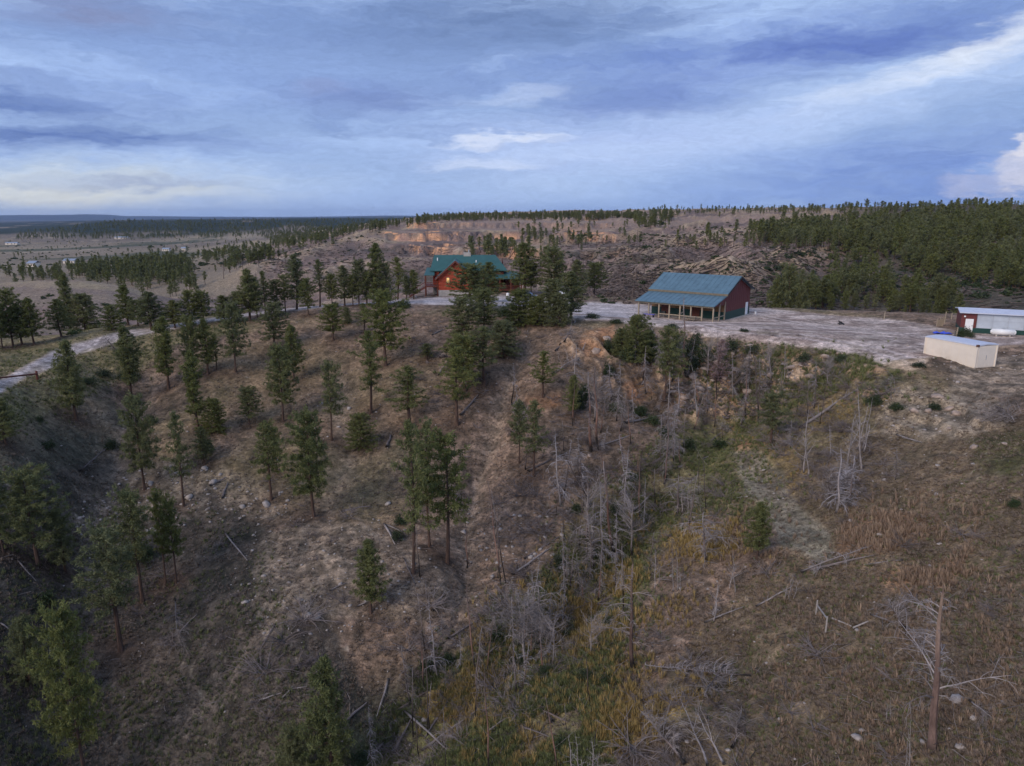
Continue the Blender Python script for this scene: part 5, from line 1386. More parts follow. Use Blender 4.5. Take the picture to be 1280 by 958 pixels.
def rock_arrays(seed):
    rs = np.random.default_rng(seed)
    t = (1 + 5 ** .5) / 2
    V = np.array([(-1,t,0),(1,t,0),(-1,-t,0),(1,-t,0),(0,-1,t),(0,1,t),(0,-1,-t),(0,1,-t),(t,0,-1),(t,0,1),(-t,0,-1),(-t,0,1)], float) / 1.9
    F3 = np.array([(0,11,5),(0,5,1),(0,1,7),(0,7,10),(0,10,11),(1,5,9),(5,11,4),(11,10,2),(10,7,6),(7,1,8),(3,9,4),(3,4,2),(3,2,6),(3,6,8),(3,8,9),(4,9,5),(2,4,11),(6,2,10),(8,6,7),(9,8,1)])
    V = V * rs.uniform(.65, 1.25, (12, 1)) * np.array([1, .8, .55])
    return V, F3
def stones():
    zones = [([(330,640),(500,650),(560,720),(520,780),(330,800),(280,740)], 300, .09), ([(180,570),(240,580),(360,615),(360,645),(240,655),(110,700),(90,650)], 330, .13), ([(1100,500),(1230,490),(1270,530),(1110,550)], 70, .10), ([(870,425),(970,430),(1010,460),(960,520),(870,510)], 120, .16),
             ([(0,520),(500,520),(640,700),(500,960),(0,960)], 250, .08), ([(800,600),(1280,520),(1280,958),(820,958)], 220, .09), ([(560,620),(760,640),(600,780)], 160, .12), ([(1120,430),(1280,440),(1280,480),(1150,480)], 60, .12), ([(330,400),(700,410),(640,520),(380,560)], 220, .09)]
    Vs, Fs, off = [], [], 0
    rk = [rock_arrays(s) for s in range(8)]
    big = []
    for zi, (poly, n, sz) in enumerate(zones):
        S = sample_poly(poly, n, 800 + zi); X, Y, Z, ok = spot(S[:, 0], S[:, 1])
        s_ = sz * np.exp(RNG.normal(0, .5, n)); an = RNG.uniform(0, 6.28, n)
        for i in np.nonzero(ok)[0]:
            if s_[i] / Y[i] > .0048 or (zi in (0, 1) and s_[i] / Y[i] > .0042): big.append((S[i], X[i], Y[i], Z[i], min(s_[i], .9), zi)); continue
            V, F3 = rk[i % 8]; c, s = math.cos(an[i]), math.sin(an[i])
            R = np.array([(c, -s, 0), (s, c, 0), (0, 0, 1)])
            Vs.append(V @ R.T * s_[i] + np.array([X[i], Y[i], Z[i] + s_[i] * .1])); Fs.append(F3 + off); off += 12
    o = mesh_obj('loose_stones', np.concatenate(Vs), np.concatenate(Fs), M_ROCK); o['kind'] = 'stuff'
    tag(o, 'small pale limestone pieces scattered over the slopes', 'stones')
    nm = {0: 'on the stony knob left of the ravine', 1: 'in the stony band across the dark left slope', 2: 'on the tan outcrop at the upper right', 3: 'on the broken rocky bank below the yard', 4: 'on the dark left slope', 5: 'on the right hillside', 6: 'left of the ravine bottom', 7: 'beside the cream container', 8: 'on the bare slope below the driveway'}
    items = []
    base = {}
    # hand-placed larger blocks
    for (px, py, wpx, zz) in [(868,472,14,3),(889,450,18,3),(903,437,13,3),(918,463,16,3),(990,460,13,3),(1031,447,14,3),(1012,472,12,3),(758,424,12,3),(746,441,14,3),(855,498,13,3),(842,486,10,3),(935,490,14,3),(965,470,11,3),(876,486,12,3),(897,455,12,3),(880,462,10,3),(905,474,10,3),(927,478,9,3),(937,433,10,3),(1048,442,6,3),(1172,497,14,2),(1186,512,12,2),(1160,515,10,2),(1196,518,12,2),(1217,560,9,2),(1256,555,7,2),(1143,515,12,2),(714,638,6,6),(681,672,6,6),(648,665,5,6),(517,706,8,0),(485,630,8,0),(737,570,6,3),(225,856-200,6,1),(1163,731,5,5),(1134,612,5,5),(1106,600,5,5)]:
        p = spot1(px, py); big.append(((px, py), p.x, p.y, p.z, wpx * px_m(p) * .62, zz))
    for i, (S, X, Y, Z, s, zi) in enumerate(big):
        mat = M_ROCK2 if zi in (2, 3) else M_ROCK
        key = (i % 8, mat.name)
        if key not in base:
            V, F3 = rk[i % 8]; o = mesh_obj('boulder', V, F3, mat); base[key] = o
        else:
            o = base[key].copy(); COL.objects.link(o)
        o.location = (X, Y, Z + s * .12); o.scale = (s, s, s * random.uniform(.7, 1.1)); o.rotation_euler = (random.uniform(-.3, .3), random.uniform(-.3, .3), random.uniform(0, 6.28))
        tag(o, None, 'boulder', 'larger stones lying on the slopes'); items.append((float(S[0]), o, 'pinkish tan' if zi in (2, 3) else 'pale grey', nm[zi]))
    rank_labels(items, '{adj} angular stone {region}')
stones()

# ------------------------------------------------------------------ building helpers
class MB:
    def __init__(s): s.V = []; s.F = []
    def quad(s, *p):
        b = len(s.V); s.V += [Vector(q) for q in p]; s.F.append(tuple(range(b, b + len(p)))); return s
    def box(s, x0, x1, y0, y1, z0, z1):
        b = len(s.V)
        s.V += [Vector(p) for p in ((x0,y0,z0),(x1,y0,z0),(x1,y1,z0),(x0,y1,z0),(x0,y0,z1),(x1,y0,z1),(x1,y1,z1),(x0,y1,z1))]
        s.F += [tuple(b + i for i in f) for f in ((0,3,2,1),(4,5,6,7),(0,1,5,4),(1,2,6,5),(2,3,7,6),(3,0,4,7))]; return s
    def slab(s, p, th=.1):
        """thick plate from a planar polygon, thickened downwards"""
        p = [Vector(q) for q in p]; n = len(p); b = len(s.V)
        s.V += p + [q - Vector((0, 0, th)) for q in p]
        s.F.append(tuple(range(b, b + n))); s.F.append(tuple(range(b + 2 * n - 1, b + n - 1, -1)))
        for i in range(n): j = (i + 1) % n; s.F.append((b + i, b + n + i, b + n + j, b + j))
        return s
    def prism(s, poly, y0, y1):
        """polygon in x,z extruded along y"""
        n = len(poly); b = len(s.V)
        s.V += [Vector((x, y0, z)) for x, z in poly] + [Vector((x, y1, z)) for x, z in poly]
        s.F.append(tuple(range(b, b + n))); s.F.append(tuple(range(b + 2 * n - 1, b + n - 1, -1)))
        for i in range(n): j = (i + 1) % n; s.F.append((b + i, b + n + i, b + n + j, b + j))
        return s
    def beam(s, p0, p1, w_=.1, h_=None):
        p0, p1 = Vector(p0), Vector(p1); d = (p1 - p0).normalized(); h_ = h_ or w_
        u = d.cross(Vector((0, 0, 1)) if abs(d.z) < .9 else Vector((1, 0, 0))).normalized(); v_ = u.cross(d)
        b = len(s.V)
        for p in (p0, p1):
            for a, c in ((-1, -1), (1, -1), (1, 1), (-1, 1)): s.V.append(p + u * a * w_ / 2 + v_ * c * h_ / 2)
        s.F += [tuple(b + i for i in f) for f in ((0,1,2,3),(7,6,5,4),(0,4,5,1),(1,5,6,2),(2,6,7,3),(3,7,4,0))]; return s
    def cyl(s, p0, p1, r, n=12, r1=None):
        p0, p1 = Vector(p0), Vector(p1); d = (p1 - p0).normalized(); r1 = r if r1 is None else r1
        u = d.cross(Vector((0, 0, 1)) if abs(d.z) < .9 else Vector((1, 0, 0))).normalized(); v_ = u.cross(d); b = len(s.V)
        for p, q in ((p0, r), (p1, r1)):
            for k in range(n): a = 6.28318 * k / n; s.V.append(p + (u * math.cos(a) + v_ * math.sin(a)) * q)
        s.F += [(b + k, b + (k + 1) % n, b + n + (k + 1) % n, b + n + k) for k in range(n)]
        s.F += [tuple(range(b + n - 1, b - 1, -1)), tuple(range(b + n, b + 2 * n))]; return s
    def build(s, name, mat, parent=None, smooth=False):
        o = mesh_obj(name, s.V, s.F, mat, parent)
        if smooth: o.data.polygons.foreach_set('use_smooth', [True] * len(o.data.polygons))
        return o
M_ROOFB = mat_plain('blue_green_metal_roof', (.095, .165, .205), .16, .8, .45, 0, .05, .4)
M_ROOFG = mat_plain('green_metal_roof', (.035, .105, .098), .12, .8, .5, 0, .05, .35)
M_REDM = mat_plain('red_metal_siding', (.135, .035, .032), .1, 1.5, .55)
M_GREENM = mat_plain('dark_green_siding', (.015, .055, .045), .1, 1.5, .5)
M_LOGR = mat_plain('stained_red_logs', (.42, .075, .035), .2, 3, .6, stretch=(.4, 1, 1))
M_LOGD = mat_plain('dark_stained_logs', (.14, .045, .03), .25, 3, .7)
M_STONEB = mat_plain('pale_block_foundation', (.42, .38, .34), .2, 2, .9)
M_TIMBER = mat_plain('pale_timber', (.34, .275, .20), .18, 4, .8, stretch=(1, 1, .3))
M_TAN = mat_plain('tan_plywood', (.30, .17, .085), .2, 2, .85)
M_CREAM = mat_plain('cream_painted_steel', (.78, .68, .56), .04, 1.2, .5, bstr=.05, dirt=(.62, .53, .42))
M_WHITE = mat_plain('white_paint', (.80, .79, .77), .04, 2, .5)
M_LAV = mat_plain('pale_metal_roof', (.56, .58, .66), .08, 1, .5)
M_PANEL = mat_plain('frosted_panel', (.46, .50, .55), .12, .7, .35)
M_DARK = mat_plain('dark_metal', (.03, .03, .033), .2, 3, .6)
M_RUST = mat_plain('rusty_metal', (.14, .07, .045), .3, 4, .8)
M_BLUE = mat_plain('blue_tarpaulin', (.06, .10, .55), .2, 3, .6)
M_GLASS = mat_plain('dark_window_glass', (.02, .025, .03), .1, 2, .1, spec=.8)
M_CARD = mat_plain('dark_blue_car_paint', (.02, .03, .05), .05, 2, .25, spec=.6)
M_TYRE = mat_plain('tyre_rubber', (.02, .02, .02), .1, 4, .9)
def mat_lit():
    m, t = new_mat('lit_window')
    em = t.n('ShaderNodeEmission', {0: (1, .62, .25, 1), 1: .6})
    m.node_tree.links.new(em.outputs[0], t.n('ShaderNodeOutputMaterial').inputs[0]); return m
M_LIT = mat_lit()
def local_frame(name, p, right):
    """empty at p whose +X runs along 'right' (2D) and +Y away from the viewer"""
    return empty(name, p, math.atan2(right[1], right[0]))

# --- pole barn
def barn():
    # local frame: origin front right corner of the porch, x along the front to the LEFT as negative
    ang = math.atan2(-.63, .776)
    root = empty('pole_barn', (32.1, 111.8, 0.0), ang)
    L, PW, D = 13.4, 4.7, 10.6      # length of the front, porch depth, barn depth
    xL, xR = -L, 0
    # main walls y from PW to PW+D
    y0, y1 = PW, PW + D
    eave, ridge, pe = 4.45, 6.75, 2.75
    ym = y0 + D * .46
    wall = MB()
    n = 0
    wall.quad((xR, y0, 1.3), (xR, y1, 1.3), (xR, y1, 4.45), (xR, ym, ridge), (xR, y0, eave))
    wall.quad((xR, y1, 1.3), (xL, y1, 1.3), (xL, y1, 4.45), (xR, y1, 4.45))
    wall.quad((xL, y1, 1.3), (xL, y0, 1.3), (xL, y0, eave), (xL, ym, ridge), (xL, y1, 4.45))
    wall.quad((xL, y0, 1.3), (xR, y0, 1.3), (xR, y0, eave), (xL, y0, eave))
    for k in range(int(D / .9)):                                     # ribs of the steel siding
        y = y0 + .45 + k * .9; zt = eave + (ridge - eave) * (y - y0) / (ym - y0) if y < ym else ridge - (ridge - 4.45) * (y - ym) / (y1 - ym)
        wall.box(xR, xR + .025, y - .03, y + .03, 1.3, zt - .05)
    wall.build('wall', M_REDM, root)
    wc = MB(); wc.box(xL - .03, xR + .03, y0 - .03, y1 + .03, -.05, 1.3)
    wc.build('wainscot', M_GREENM, root)
    inner = MB(); inner.box(xL + .05, xR - .05, y0 - .06, y0 - .02, 1.3, eave - .1); inner.build('porch_wall', M_TAN, root)
    # roof
    ov = .55
    def rz(y): return ridge - (ridge - eave) * (ym - y) / (ym - y0) if y < ym else ridge - (ridge - 4.45) * (y - ym) / (y1 - ym)
    rf = MB(); rf.slab([(xL - ov, y0 - ov, rz(y0 - ov) + .16), (xR + ov, y0 - ov, rz(y0 - ov) + .16), (xR + ov, ym, ridge + .16), (xL - ov, ym, ridge + .16)], .12)
    rf.build('roof', M_ROOFB, root)
    rf = MB(); rf.slab([(xL - ov, ym + .01, ridge + .158), (xR + ov, ym + .01, ridge + .158), (xR + ov, y1 + ov, rz(y1 + ov) + .16), (xL - ov, y1 + ov, rz(y1 + ov) + .16)], .12)
    rf.build('roof', M_ROOFB, root)
    sm = MB()
    for k in range(17):
        x = xL - ov + .1 + k * (L + 2 * ov - .2) / 16
        sm.beam((x, y0 - ov + .02, rz(y0 - ov) + .18), (x, ym - .02, ridge + .18), .04, .03)
    sm.build('roof_seams', M_ROOFB, root)['kind'] = 'stuff'
    fa = MB(); fa.box(xL - ov, xR + ov, y0 - ov - .05, y0 - ov - .005, rz(y0 - ov) - .2, rz(y0 - ov) + .13); fa.build('fascia', mat_plain('weathered_fascia', (.17, .14, .10), .2, 3), root)
    fa = MB()
    fa.beam((xR + ov + .03, y0 - ov, rz(y0 - ov) + .02), (xR + ov + .03, ym, ridge + .02), .06, .24); fa.beam((xR + ov + .03, ym, ridge + .02), (xR + ov + .03, y1 + ov, rz(y1 + ov) + .02), .06, .24)
    fa.build('rake_trim', M_DARK, root)
    # porch roof
    pr = MB(); pr.slab([(xL - .5, -.55, pe), (xR + .35, -.55, pe), (xR + .35, y0 - .04, eave - .35), (xL - .5, y0 - .04, eave - .35)], .1); pr.build('porch_roof', M_ROOFB, root)
    sm = MB()
    for k in range(17):
        x = xL - .4 + k * (L + .65) / 16; sm.beam((x, -.53, pe + .02), (x, y0 - .08, eave - .33), .04, .03)
    sm.build('porch_roof_seams', M_ROOFB, root)['kind'] = 'stuff'
    bm_ = MB(); bm_.box(xL, xR, -.08, .08, pe - .38, pe - .14); bm_.build('porch_beam', M_TIMBER, root)
    gp = MB(); gp.quad((xR - .02, .1, pe - .2), (xR - .02, y0 - .05, pe - .2), (xR - .02, y0 - .05, eave - .5)); gp.quad((xR - .06, .1, pe - .2), (xR - .06, y0 - .05, eave - .5), (xR - .06, y0 - .05, pe - .2)); gp.build('porch_gable', M_REDM, root)
    for k in range(8):
        x = xL + k * L / 7
        MB().box(x - .1, x + .1, -.1, .1, -.15, pe - .38).build('post', M_TIMBER, root)
    MB().box(xR - .1, xR + .1, y0 * .5 - .1, y0 * .5 + .1, -.1, pe + .1).build('post', M_TIMBER, root)
    MB().box(xR - .1, xR + .1, y0 - .27, y0 - .07, -.1, pe + .3).build('post', M_TIMBER, root)
    for k in range(2, 7):
        x0 = xL + k * L / 7
        if k == 6: continue
        MB().box(x0 + .1, x0 + L / 7 - .1, -.05, .05, .72, .86).build('rail', M_TIMBER, root)
    MB().box(xR - .05, xR + .05, .1, y0 * .5 - .1, .72, .86).build('rail', M_TIMBER, root)
    MB().box(xR - .05, xR + .05, y0 * .5 + .1, y0 - .28, .72, .86).build('rail', M_TIMBER, root)
    MB().box(xL + .2, xR + .0, .11, y0 - .05, -.1, .04).build('porch_floor', M_STONEB, root)
    MB().box(xR, xR + .5, y0 - .3, y1, -.25, .0).build('footing', M_STONEB, root)
    # doors in the porch wall
    for x in (-11.5, -6.0): MB().box(x, x + 1.6, y0 - .1, y0 - .065, 0.05, 2.2).build('door', M_LOGD, root)
    dr = MB(); dr.box(xR + .03, xR + .09, y1 - 1.9, y1 - .9, .02, 2.15); dr.build('door', M_WHITE, root)
    tag(root, 'red metal barn with blue green roof and open timber porch', 'barn')
    # things on and by the porch
    M = root.matrix_basis.copy() if False else Matrix.Translation(root.location) @ Matrix.Rotation(ang, 4, 'Z')
    def at(x, y, z=0): return M @ Vector((x, y, z))
    g = empty('bench', at(-10.9, -.9, H(*at(-10.9, -.9).xy) + 0), ang)
    MB().box(-1.0, 1.0, -.25, .25, .4, .5).build('seat', mat_plain('purple_blue_cloth', (.16, .14, .45), .15, 3), g)
    for sx in (-.8, .8): MB().box(sx - .06, sx + .06, -.2, .2, 0, .4).build('leg', M_DARK, g)
    tag(g, 'low bench with purple blue cover at the left porch end', 'bench')
    g = empty('grill', at(-9.2, .9, .04), ang)
    MB().cyl((-.4, 0, .85), (.4, 0, .85), .28, 12).build('drum', M_DARK, g)
    for sx in (-.35, .35):
        for sy in (-.18, .18): MB().beam((sx, sy, .7), (sx, sy * 1.4, 0), .05).build('leg', M_DARK, g)
    tag(g, 'black drum grill standing under the barn porch', 'grill')
    g = empty('propane_bottle', at(1.3, y1 - .3, 0), ang)
    MB().cyl((0, 0, 0), (0, 0, .5), .16, 12).build('bottle', M_WHITE, g); MB().cyl((0, 0, .5), (0, 0, .62), .07, 8).build('valve', M_GALV, g)
    tag(g, 'small white gas bottle by the rear corner of the barn', 'gas bottle')
    g = empty('picnic_table', at(-3.3, -1.0, H(*at(-3.3, -1.0).xy)), ang)
    MB().box(-.9, .9, -.35, .35, .68, .74).build('table_top', M_TIMBER, g)
    for sy in (-.75, .75): MB().box(-.9, .9, sy - .13, sy + .13, .4, .45).build('seat', M_TIMBER, g)
    for sx in (-.65, .65): 
        MB().beam((sx, -.75, .0), (sx, .3, .7), .07).beam((sx, .75, .0), (sx, -.3, .7), .07).beam((sx, -.8, .38), (sx, .8, .38), .07).build('leg_frame', M_TIMBER, g)
    tag(g, 'timber picnic table in front of the barn porch', 'picnic table')
barn()

# --- log house
def window(root, x, y, z0, w_, h_, mat=M_GLASS):
    f = MB()
    for a, b, c, d in ((x - w_ / 2 - .08, x + w_ / 2 + .08, z0 - .08, z0), (x - w_ / 2 - .08, x + w_ / 2 + .08, z0 + h_, z0 + h_ + .08), (x - w_ / 2 - .08, x - w_ / 2, z0, z0 + h_), (x + w_ / 2, x + w_ / 2 + .08, z0, z0 + h_)):
        f.box(a, b, y - .07, y + .02, c, d)
    fo = f.build('window', M_TIMBER, root)
    MB().box(x - w_ / 2, x + w_ / 2, y - .03, y, z0, z0 + h_).build('pane', mat, fo)
    return fo
def logs(x0, x1, y, z0, z1, mat, root, gable=None):
    """stacked round logs on a wall facing -y; gable=(xpeak, zpeak)"""
    m = MB(); z = z0
    while z < z1 + (0 if not gable else gable[1] - z1) - .1:
        a, b = x0, x1
        if gable and z + .15 > z1:
            t = (z + .15 - z1) / (gable[1] - z1); a = x0 + (gable[0] - x0) * t; b = x1 + (gable[0] - x1) * t
            if b - a < .3: break
        m.cyl((a, y, z + .15), (b, y, z + .15), .165, 8); z += .3
    return m.build('log_wall', mat, root)
def house():
    P = spot1(566, 371); 
    root = empty('log_house', (-15.6, 150.5, 0), math.radians(4))
    gz = 1.4
    # projecting gable wing: x 0..7.2, y 0..7
    logs(0, 7.2, .1, gz, 4.2, M_LOGR, root, (3.6, 7.25))
    w_ = MB(); w_.quad((0, .12, gz), (7.2, .12, gz), (7.2, .12, 4.2), (3.6, .12, 7.2), (0, .12, 4.2)); w_.quad((0, 6, gz), (0, .12, gz), (0, .12, 4.2), (0, 6, 4.2)); w_.quad((7.2, .12, gz), (7.2, 6, gz), (7.2, 6, 4.2), (7.2, .12, 4.2))
    w_.build('gable_wall', M_LOGR, root)
    MB().box(-.05, 7.25, -.05, 6, -.4, gz).build('foundation', M_STONEB, root)
    for sgn, a in ((-1, -.75), (1, 7.95)):
        MB().slab([(3.6, -.75, 7.62), (a, -.75, 3.75), (a, 9.0, 3.75), (3.6, 9.0, 7.62)][::(1 if sgn < 0 else -1)], .14).build('roof', M_ROOFG, root)
        MB().beam((3.6, -.8, 7.5), (a, -.8, 3.62), .08, .3).build('rake_trim', M_LOGD, root)
    window(root, 2.0, -.03, 3.0, .5, 1.0, M_LIT)
    window(root, 5.2, -.03, 2.6, 1.1, 1.2)
    lamp = MB().box(3.5, 3.68, -.16, -.02, 4.55, 4.75).build('porch_lamp', M_WHITE, root)
    # main block behind, ridge along x
    X0, X1, Y0, Y1 = -1.4, 14.2, 6.0, 15.0
    mb = MB(); mb.box(X0, X1, Y0, Y1, gz, 5.3); mb.quad((X0, Y0, 5.3), (X0, Y1, 5.3), (X0, (Y0 + Y1) / 2, 8.0)); mb.quad((X1, Y1, 5.3), (X1, Y0, 5.3), (X1, (Y0 + Y1) / 2, 8.0)); mb.build('wall', M_LOGD, root)
    logs(7.3, X1, Y0 - .06, gz, 5.2, M_LOGD, root); logs(X0, 0, Y0 - .06, gz, 5.2, M_LOGR, root)
    MB().box(X0 - .05, X1 + .05, Y0 - .05, Y1 + .05, -.6, gz).build('foundation', M_STONEB, root)
    ym = (Y0 + Y1) / 2
    MB().slab([(X0 - .6, Y0 - .8, 5.15), (X1 + .8, Y0 - .8, 5.15), (X1 - 1.6, ym, 8.25), (X0 + .2, ym, 8.25)], .14).build('roof', M_ROOFG, root)
    MB().slab([(X1 + .8, Y1 + .8, 5.15), (X0 - .6, Y1 + .8, 5.15), (X0 + .2, ym + .01, 8.25), (X1 - 1.6, ym + .01, 8.25)], .14).build('roof', M_ROOFG, root)
    MB().slab([(X1 + .8, Y0 - .8, 5.148), (X1 + .8, Y1 + .8, 5.148), (X1 - 1.6, ym, 8.248)], .14).build('roof', M_ROOFG, root)
    ch = MB().box(5.4, 7.0, 10.0, 11.0, 7.6, 8.8).build('chimney', M_STONEB, root)
    MB().cyl((6.6, 10.4, 8.8), (6.6, 10.4, 9.4), .14, 8).build('flue', M_GALV, ch)
    for x in (9.0, 11.4): window(root, x, Y0 - .23, 3.2, 1.0, 1.3)
    for x, y, z in ((-.4, 8.6, 7.3), (8.2, 8.0, 6.75)): MB().cyl((x, y, z - .3), (x, y, z + .45), .12, 8).build('roof_vent', M_WHITE, root)
    # right porch with its own roof, deck and posts
    MB().slab([(X1 - 3.5, Y0 - 3.2, 3.55), (X1 + 4.0, Y0 - 3.2, 3.55), (X1 + 3.0, Y0 + 2.2, 4.75), (X1 - 3.5, Y0 + 2.2, 4.75)], .12).build('porch_roof', M_ROOFG, root)
    MB().box(X1 - 3.5, X1 + 3.8, Y0 - 3.1, Y0 + 4, .9, 1.1).build('deck', M_LOGD, root)
    MB().box(X1 + .3, X1 + 3.6, Y0 + .4, Y0 + 5, 1.1, 3.6).build('porch_wall', M_LOGD, root)
    for x in (X1 - 3.4, X1 - 1.0, X1 + 1.4, X1 + 3.7): MB().box(x - .12, x + .12, Y0 - 3.05, Y0 - 2.81, -.3, 3.5).build('post', M_LOGD, root)
    for k in range(3):
        x = X1 - 3.4 + k * 2.4; MB().box(x + .14, x + 2.26, Y0 - 2.97, Y0 - 2.89, 1.9, 2.0).build('rail', M_LOGD, root)
        b = MB()
        for j in range(7): b.box(x + .3 + j * .28, x + .34 + j * .28, Y0 - 2.95, Y0 - 2.91, 1.1, 1.9)
        b.build('balusters', M_LOGD, root)
    # left deck, lower roof and stairs
    MB().slab([(-3.2, 3.2, 4.35), (-1.0, 3.2, 4.35), (-1.0, 8.5, 5.6), (-2.8, 8.5, 5.6)], .12).build('porch_roof', M_ROOFG, root)
    MB().box(-3.0, -.06, 1.4, 8, 1.9, 2.1).build('deck', M_LOGD, root)
    for x, y in ((-2.9, 1.5), (-.3, 1.5), (-2.9, 4.6)): MB().box(x - .1, x + .1, y - .1, y + .1, -.4, 4.3).build('post', M_LOGD, root)
    st = MB()
    for k in range(9): st.box(-3.0 - .38 * (k + 1), -3.0 - .38 * k, 1.5, 2.8, 1.85 - .22 * k, 1.93 - .22 * k)
    so = st.build('stairs', M_LOGD, root)
    for y in (1.5, 2.8): MB().beam((-3, y, 2.9), (-6.4, y, .9), .08).beam((-3, y, 1.8), (-6.4, y, -.2), .06, .25).beam((-6.3, y, -.2), (-6.3, y, 1.0), .1).beam((-4.7, y, .8), (-4.7, y, 1.9), .1).build('stair_rail', M_LOGD, root)
    MB().box(-2.9, -.3, 1.46, 1.54, 2.85, 2.95).build('rail', M_LOGD, root)
    b = MB()
    for j in range(8): b.box(-2.7 + j * .3, -2.66 + j * .3, 1.48, 1.52, 2.1, 2.85)
    b.build('balusters', M_LOGD, root)
    tag(root, 'red log house with green metal roof and pale stone foundation', 'house')
    Z = root.location
    g = empty('patio_umbrella', (.9, 152.0, 0)); 
house()
def umbrella_and_pots():
    for o in list(bpy.data.objects):
        if o.name == 'patio_umbrella': bpy.data.objects.remove(o)
    p = spot1(634, 371.5); g = empty('water_tank', (-.9, 147.5, H(-.9, 147.5)))
    MB().cyl((0, 0, 0), (0, 0, .55), .34, 14).cyl((0, 0, .55), (0, 0, .7), .34, 14, .12).build('tank', M_WHITE, g); MB().cyl((0, 0, .7), (0, 0, .8), .12, 10).build('lid', M_DARK, g)
    tag(g, 'small white tank in front of the log house porch', 'tank')
umbrella_and_pots()

# --- cream storage container
def container():
    p0 = Vector((51.7, 77.0)); p1 = Vector((49.55, 83.3))
    d = (p1 - p0).normalized(); ang = math.atan2(d.y, d.x)
    # local x along the long side (away from viewer, to the left), y to the right is negative
    root = empty('storage_container', (p0.x, p0.y, H(p0.x, p0.y) - .02), ang)
    z0 = 0; L, Wd, Ht = 6.6, 3.0, 2.62
    MB().box(0, L, -Wd, 0, .0, Ht - .12).build('wall', M_CREAM, root)
    MB().slab([(-.06, .06, Ht), (L + .06, .06, Ht), (L + .06, -Wd / 2, Ht + .1), (-.06, -Wd / 2, Ht + .1)][::-1], .13).build('roof', M_LAV, root)
    MB().slab([(-.06, -Wd - .06, Ht), (L + .06, -Wd - .06, Ht), (L + .06, -Wd / 2 - .005, Ht + .1), (-.06, -Wd / 2 - .005, Ht + .1)], .13).build('roof', M_LAV, root)
    for x, y in ((-.02, .02), (L + .02, .02), (-.02, -Wd - .02), (L + .02, -Wd - .02)): MB().box(x - .06, x + .06, y - .06, y + .06, 0, Ht - .14).build('corner_post', M_CREAM, root)
    MB().box(-.1, .12, -.2, .1, Ht - .2, Ht + .04).build('corner_cap', M_RUST, root)
    rb = MB(); rb.box(.05, L - .05, .0, .022, .12, .2); rb.box(.05, L - .05, .0, .022, Ht - .3, Ht - .2)
    for k in range(1, 6): rb.box(k * L / 6 - .012, k * L / 6 + .012, 0, .014, .2, Ht - .3)
    rb.build('side_trim', M_CREAM, root)
    dd = MB().box(-.03, .0, -Wd + .25, -.25, .08, Ht - .3).build('door', M_CREAM, root)
    MB().box(-.06, -.03, -Wd / 2 - .03, -Wd / 2 + .03, .9, 1.4).build('door_bar', M_GALV, dd)
    tag(root, 'cream storage container with pale lavender roof on the gravel', 'container')
container()

# --- long metal building at the right edge
def long_building():
    x0, y = 65.3, 102.6
    root = empty('long_metal_building', (66.0, 102.8, 0), math.radians(-26))
    L, D, Ht = 21.0, 5.5, 3.05
    MB().box(0, L, 0, D, -.3, .75).build('base_wall', M_GREENM, root)
    MB().box(0, 1.9, .03, D - .03, .75, Ht).build('end_wall', M_REDM, root)
    MB().box(1.95, L, .12, D - .03, .75, Ht).build('inner_wall', M_GALV, root)
    for k in range(10):
        for j in range(2):
            xa = 2.0 + k * 1.9
            MB().box(xa + .03, xa + 1.87, .02, .08, .78 + j * 1.13, .78 + j * 1.13 + 1.1).build('panel', M_PANEL, root)
    fr = MB()
    for k in range(11): fr.box(2.0 + k * 1.9 - .03, 2.0 + k * 1.9 + .03, 0, .07, .75, Ht - .03)
    fr.box(2.03, L, .0, .05, 1.88, 1.91)
    fr.build('panel_frame', M_GALV, root)
    MB().slab([(-.35, -.45, Ht - .02), (L + .3, -.45, Ht - .02), (L + .3, D / 2, Ht + .36), (-.35, D / 2, Ht + .36)], .14).build('roof', M_LAV, root)
    MB().slab([(L + .3, D + .45, Ht - .02), (-.35, D + .45, Ht - .02), (-.35, D / 2 + .01, Ht + .358), (L + .3, D / 2 + .01, Ht + .358)], .14).build('roof', M_LAV, root)
    d = MB().box(.55, 1.55, -.06, .0, .05, 2.05).build('door', M_WHITE, root); MB().box(1.4, 1.48, -.11, -.06, 1.0, 1.12).build('handle', M_DARK, d)
    lm = MB().box(.28, .5, -.18, -.02, 2.3, 2.5).build('wall_lamp', M_WHITE, root)
    tag(root, 'long low metal building with frosted panels and a white door', 'building')
    g = empty('propane_tank', (68.6, 99.3, H(68.6, 99.3)), math.radians(-25))
    tk = MB(); tk.cyl((-.15, 0, .62), (2.45, 0, .62), .42, 16); tk.cyl((2.45, 0, .62), (2.68, 0, .62), .42, 16, .2); tk.cyl((-.15, 0, .62), (-.38, 0, .62), .42, 16, .2); tk.build('tank', M_WHITE, g, True)
    MB().box(1.0, 1.3, -.12, .12, 1.03, 1.17).build('valve_cover', M_GALV, g)
    for x in (.35, 1.95): MB().box(x - .1, x + .1, -.3, .3, -.05, .24).build('foot', M_STONEB, g)
    tag(g, 'white horizontal propane tank in front of the long metal building', 'propane tank')
long_building()

